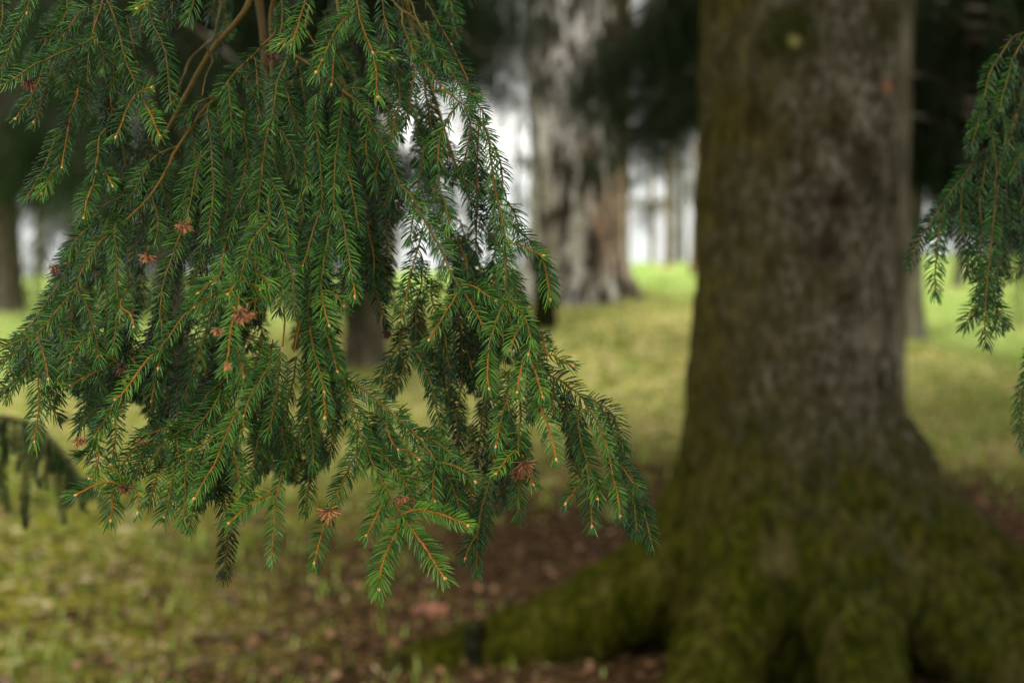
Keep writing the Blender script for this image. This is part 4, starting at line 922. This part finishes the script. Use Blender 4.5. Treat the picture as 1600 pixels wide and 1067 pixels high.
BOUGHS['right'] = dict(label='dim spruce bough drooping in at the right edge over bright grass', top=(1640, 20), z=.25, tw=[  # low wood and needle tones paint in the shade on this bough
 TW(.26,.24,0.50,0.29,0.28,1.3,(1625,42),(1600,50),(1582,60),(1563,86),(1548,114),(1535,160)),
 TW(.24,.24,0.00,0.26,0.25,1,(1535,158),(1529,185),(1522,210),(1518,232)),
 TW(.26,.24,0.45,0.32,0.28,1.5,(1630,45),(1600,62),(1583,90),(1573,122),(1563,168)),
 TW(.24,.23,0.35,0.38,0.28,1.2,(1563,168),(1556,182),(1544,192),(1540,196)),
 TW(.23,.22,0.00,0.32,0.25,1.1,(1545,195),(1551,225),(1556,265),(1553,316)),
 TW(.26,.24,0.05,0.32,0.25,1.1,(1540,232),(1520,254),(1506,274),(1500,300),(1501,338)),
 TW(.24,.22,0.00,0.26,0.23,1.1,(1508,272),(1482,308),(1456,346),(1434,382),(1422,413)),
 TW(.22,.21,0.00,0.32,0.25,1.1,(1476,330),(1466,372),(1463,420),(1462,459)),
 TW(.22,.22,0.00,0.32,0.23,1.1,(1500,330),(1506,366),(1512,400),(1513,427)),
 TW(.20,.18,0.00,0.29,0.23,1.7,(1560,290),(1553,345),(1549,400),(1543,450),(1540,490),(1540,537)),
 TW(.20,.19,0.00,0.26,0.23,1.1,(1538,462),(1522,484),(1508,508)),
 TW(.20,.19,0.00,0.26,0.23,1.1,(1546,462),(1558,484),(1569,506)),
 TW(.26,.25,0.00,0.32,0.28,1.1,(1612,222),(1592,248),(1576,276)),
 TW(.27,.27,0.00,0.26,0.19,1.1,(1596,310),(1585,345),(1575,385),(1572,418)),
 TW(.25,.25,0.00,0.26,0.20,1.1,(1612,412),(1594,418),(1577,430)),
 TW(.24,.22,0.03,0.26,0.25,1.3,(1690,250),(1668,360),(1640,470),(1618,540),(1606,580)),
 TW(.22,.22,0.00,0.26,0.25,1.1,(1608,580),(1598,620),(1596,655),(1600,695)),
 TW(.25,.25,0.00,0.22,0.20,1.1,(1566,300),(1564,350),(1560,400),(1556,430)),
 TW(.26,.26,0.00,0.22,0.20,1.1,(1530,300),(1532,340),(1526,385),(1530,420)),
 TW(.26,.26,0.00,0.26,0.20,1.1,(1602,320),(1606,360),(1600,400)),
 TW(.24,.24,0.00,0.26,0.23,1.1,(1560,170),(1572,200),(1570,240)),
 TW(.26,.26,0.00,0.22,0.23,1.1,(1490,296),(1486,330),(1482,360)),
 TW(.27,.26,0.00,0.26,0.23,1.1,(1566,230),(1574,270),(1572,310),(1580,350)),
 TW(.25,.24,0.00,0.26,0.23,1.1,(1544,236),(1536,276),(1530,310),(1534,350)),
 TW(.27,.27,0.00,0.26,0.18,1.1,(1590,262),(1600,300),(1592,340),(1596,380)),
 TW(.25,.25,0.00,0.26,0.21,1.1,(1520,300),(1512,336),(1518,372),(1510,396)),
 TW(.24,.23,0.00,0.26,0.21,1.2,(1540,340),(1532,380),(1530,420),(1534,452)),
 TW(.24,.23,0.00,0.26,0.21,1.2,(1560,350),(1562,400),(1556,440),(1552,470)),
 TW(.26,.26,0.00,0.26,0.21,1.1,(1494,316),(1478,344),(1470,370),(1466,392)),
 TW(.28,.28,0.00,0.26,0.18,1.1,(1578,120),(1586,160),(1580,200),(1588,236)),
 TW(.27,.27,0.00,0.26,0.18,1.1,(1548,120),(1554,150),(1560,176)),
 TW(.26,.26,0.00,0.26,0.18,1.1,(1480,316),(1462,344),(1450,368)),
 TW(.21,.20,0.00,0.26,0.21,1.2,(1548,400),(1536,430),(1530,462),(1526,490)),
 TW(.21,.20,0.00,0.26,0.21,1.2,(1546,430),(1552,460),(1550,490),(1556,516)),
 TW(.28,.28,0.00,0.22,0.20,1.1,(1588,100),(1600,140),(1596,190)),
 ], galls=[(1527,196,.24,4,.3)])

def px_path(tw):
    p = np.array(tw['pts'], float); z0, z1 = tw['z']
    s = np.concatenate([[0], np.cumsum(np.linalg.norm(np.diff(p, axis=0), axis=1))]); s /= s[-1]
    d = FOCUS + np.where(z0 + (z1 - z0) * s < 0, (z0 + (z1 - z0) * s) * .62, z0 + (z1 - z0) * s)
    return np.array([P(x, y, dd) for (x, y), dd in zip(p, d)])
def spindle(p, d, L, r, sides=6):
    """small pointed bud"""
    t = np.array([0, .25, .55, .85, 1]); rr = np.array([.7, 1, .85, .4, .05]) * r
    return tube(p + np.outer(t * L, d), rr, sides)
def make_gall(c, size, tone, rs):
    a = Acc(); n = 64
    D = unit(rs.normal(0, 1, (n, 3)) * [.6, .5, .5] + np.array([.08, -.3, -.62]))
    base = c + D * size * .12
    v, q, t, tn = needle_geo(base, D, unit(rs.normal(0, 1, (n, 3))), size * (.5 + .5 * rs.random(n)), np.full(n, .00115) * (.7 + .6 * rs.random(n)),
                             rs.normal(0, .12, (n, 3)), np.clip(tone + rs.normal(0, .25, n), 0, 1), rs)
    tn = tn.reshape(-1, 13) * np.array([.35] * 4 + [.8] * 4 + [1.1] * 4 + [1.25]); tn = np.clip(tn, 0, 1).ravel()
    a.add(v, q, t, tn)
    return a.mesh('gall')
ALLPTS = []      # start/end points for connections
for b_ in BOUGHS.values():
    for tw in b_['tw']: ALLPTS += [(x, y) for x, y in tw['pts']]
ALLPTS = np.array(ALLPTS, float)
ntw = 0
for bi, (key, B) in enumerate(BOUGHS.items()):
    rs = np.random.default_rng(100 + bi)
    top = P(B['top'][0], B['top'][1], FOCUS + B['z'] + .12)
    root = empty('spruce_bough', tuple(top), B['label'], 'tree branch', 'spruce boughs hanging close to the camera')
    # woody limb that carries the bough, behind its twigs
    starts = np.array([tw['pts'][0] for tw in B['tw']]); c = starts.mean(0)
    limb = [top, P((B['top'][0] * 2 + c[0]) / 3, (B['top'][1] * 2 + c[1]) / 3, FOCUS + B['z'] + .14), P(c[0], c[1], FOCUS + B['z'] + .13)]
    if key in ('near_tuft', 'lower_front', 'diagonal', 'left_low', 'lower_mid', 'dark_lower', 'lower_right'): limb = limb[:2]
    else:       # the limb goes on upward out of the picture
        s_ = 1 if key == 'right' else -1
        limb = [P(B['top'][0] + s_ * 420, B['top'][1] - 420, FOCUS + B['z'] + .5), P(B['top'][0] + s_ * 160, B['top'][1] - 220, FOCUS + B['z'] + .3)] + limb
    lp, _ = resample(limb, .01)
    a = Acc(); v, q, t = tube(lp, np.linspace(.0032 if len(limb) < 4 else .007, .0014, len(lp)), 7, .08, rs); a.add(v, q, t, .3)
    mesh_obj('stem', a.mesh('stem', True), M_TWIG, root)
    for tw in B['tw']:
        p = px_path(tw); ntw += 1
        s0 = np.array(tw['pts'][0], float); dd = np.linalg.norm(ALLPTS - s0, axis=1)
        linked = (np.sum(dd < 14) > 1) or s0[1] < 5 or s0[0] < 5 or s0[0] > 1595
        if not linked:      # run the base back and up into the bough
            z0 = tw['z'][0] + FOCUS
            dirx = (B['top'][0] - s0[0]) * .12
            q0 = P(s0[0] + np.clip(dirx, -16, 16), s0[1] - 34, z0 + .05); p = np.vstack([q0[None], p])
        path, L = resample(p, .0022)
        wob = np.cumsum(rs.normal(0, .00022, path.shape), axis=0); wob -= np.linspace(0, 1, len(path))[:, None] * wob[-1]
        path = path + wob
        th = tw['thick']; r0 = .00088 * (0.55 + .55 * th); r1 = .0008 if th < 1.8 or tw['bare'] < 1 else .0012
        a = Acc()
        rad = np.linspace(r0, min(r0, r1 if tw['bare'] < 1 else r0 * .8), len(path))
        rad[::3] *= 1.14
        v, q, t = tube(path, rad, 6, .10, rs)
        sx = np.linspace(0, 1, len(path)); wood = tw['wood'] * .82 + (.10 if th > 1.8 else .26) * (sx - .45) + .06 * np.sin(sx * L * 160 + th * 9)
        a.add(v, q, t, np.concatenate([np.repeat(np.clip(wood, 0, 1), 6), [tw['wood']] * 2]))
        o = mesh_obj('twig', a.mesh('twig', True), M_TWIG, root)
        bare = tw['bare']
        if bare < 1:
            nrm = unit(np.array([0, -.92, .38]) + rs.normal(0, .22, 3))
            na = Acc()
            na.add(*shoot_needles(path, bare, (.0178 if tw['z'][0] > -.05 else .0190), (.0030 if tw['z'][0] > -.05 else .0026), nrm, np.clip(tw['tone'] + rs.normal(0, .05), 0, 1), .00128, rs))
            if bare > .1:
                k = max(3, int(len(path) * bare)); sub = path[:k]
                na.add(*shoot_needles(sub, 0, .011, .012, nrm, tw['tone'] * .7, .0011, rs))
            mesh_obj('needles', na.mesh('needles', True), M_NEEDLE, o)
            if tw['wood'] >= .7 or (tw['wood'] >= .6 and th < 1.3):
                T = unit(path[-1] - path[-4]); ba = Acc(); v, q, t = spindle(path[-1] - T * .001, T, .0055, .0017 * (1.15 if tw['tone'] > .62 else .9)); ba.add(v, q, t, .5)
                mesh_obj('bud', ba.mesh('bud', True), M_BUD, o)
    for (gx, gy, gz, gs, gt) in B['galls']:
        g = mesh_obj('gall', make_gall(P(gx, gy, FOCUS + gz), gs * .00100, gt, rs), M_GALL, root)
        g['label'] = 'dried rust brown gall' if gt < .6 else 'dried orange gall'
print('traced twigs', ntw)

# ---- the deeper layers of the same cluster: branchlets with depth shade put into their needle tone
MASS = [(0, 0), (712, 0), (722, 90), (738, 170), (765, 260), (785, 340), (820, 440), (835, 520), (880, 600), (940, 660), (975, 760), (985, 800), (930, 770), (880, 690),
        (815, 760), (745, 860), (700, 800), (640, 720), (560, 730), (520, 700), (470, 760), (420, 740), (360, 770), (290, 790), (220, 740), (150, 680), (135, 620), (80, 590), (0, 570), (30, 520), (85, 440),
        (130, 370), (150, 320), (110, 250), (128, 150), (60, 150), (0, 115)]
HOLES = [(292, 110, 42, 95), (420, 30, 40, 30), (250, 400, 16, 30), (95, 170, 34, 55), (470, 185, 18, 42), (640, 390, 34, 58), (566, 530, 44, 88), (646, 625, 30, 62), (205, 672, 32, 52), (474, 606, 22, 48), (285, 452, 16, 14),
         (790, 588, 16, 24), (530, 712, 18, 42), (600, 205, 12, 34), (122, 640, 20, 20), (748, 345, 18, 40), (735, 640, 14, 40), (225, 90, 20, 26), (298, 315, 10, 14), (100, 330, 22, 40),
         (165, 470, 8, 24), (320, 45, 10, 14), (745, 100, 26, 60), (520, 218, 10, 30), (860, 680, 26, 40), (300, 712, 12, 18), (175, 265, 16, 30)]
def inside(x, y):
    for cx, cy, rx, ry in HOLES:
        if ((x - cx) / rx) ** 2 + ((y - cy) / ry) ** 2 < 1: return False
    c = False; n = len(MASS)
    for i in range(n):
        x1, y1 = MASS[i]; x2, y2 = MASS[(i + 1) % n]
        if (y1 > y) != (y2 > y) and x < (x2 - x1) * (y - y1) / (y2 - y1) + x1: c = not c
    return c
TP, TD = [], []
for b_ in BOUGHS.values():
    for tw in b_['tw']:
        q_ = np.array(tw['pts'], float)
        for i in range(len(q_) - 1):
            TP.append((q_[i] + q_[i + 1]) / 2); TD.append((q_[i + 1] - q_[i]) / (np.linalg.norm(q_[i + 1] - q_[i]) + 1e-6))
TP, TD = np.array(TP), np.array(TD)
def flow(x, y):
    w_ = np.exp(-((TP[:, 0] - x) ** 2 + (TP[:, 1] - y) ** 2) / (2 * 60 ** 2)) + 1e-9
    d = (TD * w_[:, None]).sum(0); d = d / w_.sum() + np.array([0, .25]); return d / np.linalg.norm(d)
BACK = [('left', 0, 265, 'shade-coloured spruce branchlets hanging behind the left sweep of the cluster'),
        ('centre', 265, 520, 'shade-coloured spruce branchlets hanging behind the dense middle of the cluster'),
        ('right', 520, 1000, 'shade-coloured spruce branchlets hanging behind the slanting stem and arch')]
for bi, (key, xa, xb, lab) in enumerate(BACK):
    rs = np.random.default_rng(500 + bi)
    mx = (xa + xb) / 2
    top = P(mx, -80, FOCUS + .35)
    root = empty('spruce_bough', tuple(top), lab, 'tree branch', 'spruce boughs hanging close to the camera')
    lp, _ = resample([top, P(mx + 20, 100, FOCUS + .36), P(mx - 10, 330, FOCUS + .33)], .012)
    if bi == 1:
        a = Acc(); v, q, t = tube(lp, np.linspace(.006, .002, len(lp)), 7, .06, rs); a.add(v, q, t, .15)
        mesh_obj('stem', a.mesh('stem', True), M_TWIG, root)
    made, tries = 0, 0
    target = (40, 62, 52)[bi]
    while made < target and tries < 4000:
        tries += 1
        x, y = rs.uniform(xa, xb), rs.uniform(-60, 700)
        if y > 0 and not inside(x, y): continue
        depth = FOCUS + rs.uniform(.09, .42) ** 1.0
        n = int(rs.integers(6, 16)); pts = [(x, y)]; d = flow(x, max(y, 5)); ok = True
        for i in range(n):
            f = flow(pts[-1][0], max(pts[-1][1], 5)); d = d * .6 + f * .4 + rs.normal(0, .07, 2); d /= np.linalg.norm(d)
            nx, ny = pts[-1][0] + d[0] * 13, pts[-1][1] + d[1] * 13
            if ny > 0 and not inside(nx, ny): break
            pts.append((nx, ny))
        if len(pts) < 4: continue
        dz = rs.normal(0, .02)
        path, L = resample([P(px_, py_, depth + dz * i / len(pts)) for i, (px_, py_) in enumerate(pts)], .0035)
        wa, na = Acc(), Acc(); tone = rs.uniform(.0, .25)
        v, q, t = tube(path, np.linspace(.0013, .0008, len(path)), 5, .08, rs); wa.add(v, q, t, rs.uniform(.1, .6))
        nrm = unit(np.array([0, -.9, .4]) + rs.normal(0, .3, 3))
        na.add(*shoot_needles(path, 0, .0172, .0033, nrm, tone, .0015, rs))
        for k in range(2, len(pts) - 1, 2):     # side shoots
            side = 1 if (k // 2) % 2 else -1
            d = np.array(pts[min(k + 1, len(pts) - 1)]) - np.array(pts[k]); d /= np.linalg.norm(d)
            ang = side * rs.uniform(.35, .75); dd = np.array([d[0] * math.cos(ang) - d[1] * math.sin(ang), d[0] * math.sin(ang) + d[1] * math.cos(ang)])
            sp = [np.array(pts[k])]
            for i in range(int(rs.integers(3, 7))):
                dd = dd * .85 + np.array([0, .18]); dd /= np.linalg.norm(dd); nx = sp[-1] + dd * 12
                if nx[1] > 0 and not inside(*nx): break
                sp.append(nx)
            if len(sp) < 3: continue
            pp, _ = resample([P(s_[0], s_[1], depth + rs.normal(0, .004) + .03 * side * i / len(sp)) for i, s_ in enumerate(sp)], .0035)
            v, q, t = tube(pp, np.linspace(.001, .0007, len(pp)), 5, .08, rs); wa.add(v, q, t, rs.uniform(.2, .8))
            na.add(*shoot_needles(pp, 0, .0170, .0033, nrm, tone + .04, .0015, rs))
        o = mesh_obj('branchlet', wa.mesh('branchlet', True), M_TWIG, root)
        mesh_obj('needles', na.mesh('needles', True), M_NEEDLE, o)
        made += 1

# ---- out-of-focus low branch at the left edge, farther back
rs = np.random.default_rng(77)
dl = 2.45
root = empty('spruce_bough', tuple(P(-60, 600, dl)), 'dark out-of-focus spruce branch at the lower left edge, twigs hanging over pale ground', 'tree branch', 'spruce boughs hanging close to the camera')
lowp = [(-900, 150), (-600, 400), (-380, 540), (-200, 610), (-60, 640), (-20, 650), (15, 655), (50, 665), (85, 695), (115, 735), (150, 775), (172, 800)]
path, _ = resample([P(x, y, dl - .0006 * x) for x, y in lowp], .006)
a = Acc(); v, q, t = tube(path, np.linspace(.011, .0018, len(path)), 7, .08, rs); a.add(v, q, t, .1)
o = mesh_obj('stem', a.mesh('stem', True), M_TWIG, root); na = Acc(); na.add(*shoot_needles(path, 0, .016, .0026, None, .2, .0014, rs)); mesh_obj('needles', na.mesh('needles', True), M_NEEDLE, o)
for (x0, y0, x1, y1) in [(-110, 632, -112, 760), (-160, 622, -150, 730), (-210, 606, -216, 720), (-270, 586, -262, 720), (-330, 562, -340, 680), (-400, 530, -392, 650), (-480, 480, -490, 600), (-85, 636, -70, 712), (-240, 598, -224, 670), (-20, 652, -14, 760), (5, 655, -2, 742), (12, 655, 10, 800), (35, 660, 28, 752), (42, 662, 40, 826), (60, 672, 66, 770), (78, 690, 74, 762), (90, 700, 100, 822), (98, 712, 118, 770), (112, 730, 106, 790), (120, 742, 140, 790), (130, 752, 122, 780), (-35, 650, -30, 800), (64, 680, 54, 740), (22, 658, 20, 716), (50, 668, 60, 712), (86, 694, 86, 730), (104, 720, 112, 760), (-8, 652, 2, 700), (138, 762, 134, 800), (74, 688, 90, 742)]:
    path, _ = resample([P(x0, y0, dl + rs.normal(0, .02)), P(x0 + (x1 - x0) * .3 + rs.normal(0, 5), y0 + (y1 - y0) * .35, dl + rs.normal(0, .04)), P(x0 + (x1 - x0) * .7 + rs.normal(0, 6), y0 + (y1 - y0) * .7, dl + rs.normal(0, .04)), P(x1, y1 - abs(rs.normal(0, 12)), dl + rs.normal(0, .05))], .006)
    a = Acc(); v, q, t = tube(path, np.linspace(.0018, .001, len(path)), 5, .08, rs); a.add(v, q, t, .2)
    o = mesh_obj('twig', a.mesh('twig', True), M_TWIG, root)
    na = Acc(); na.add(*shoot_needles(path, 0, .016, .0026, unit(np.array([rs.normal(0, .5), -.9, .3])), .2, .0014, rs)); mesh_obj('needles', na.mesh('needles', True), M_NEEDLE, o)
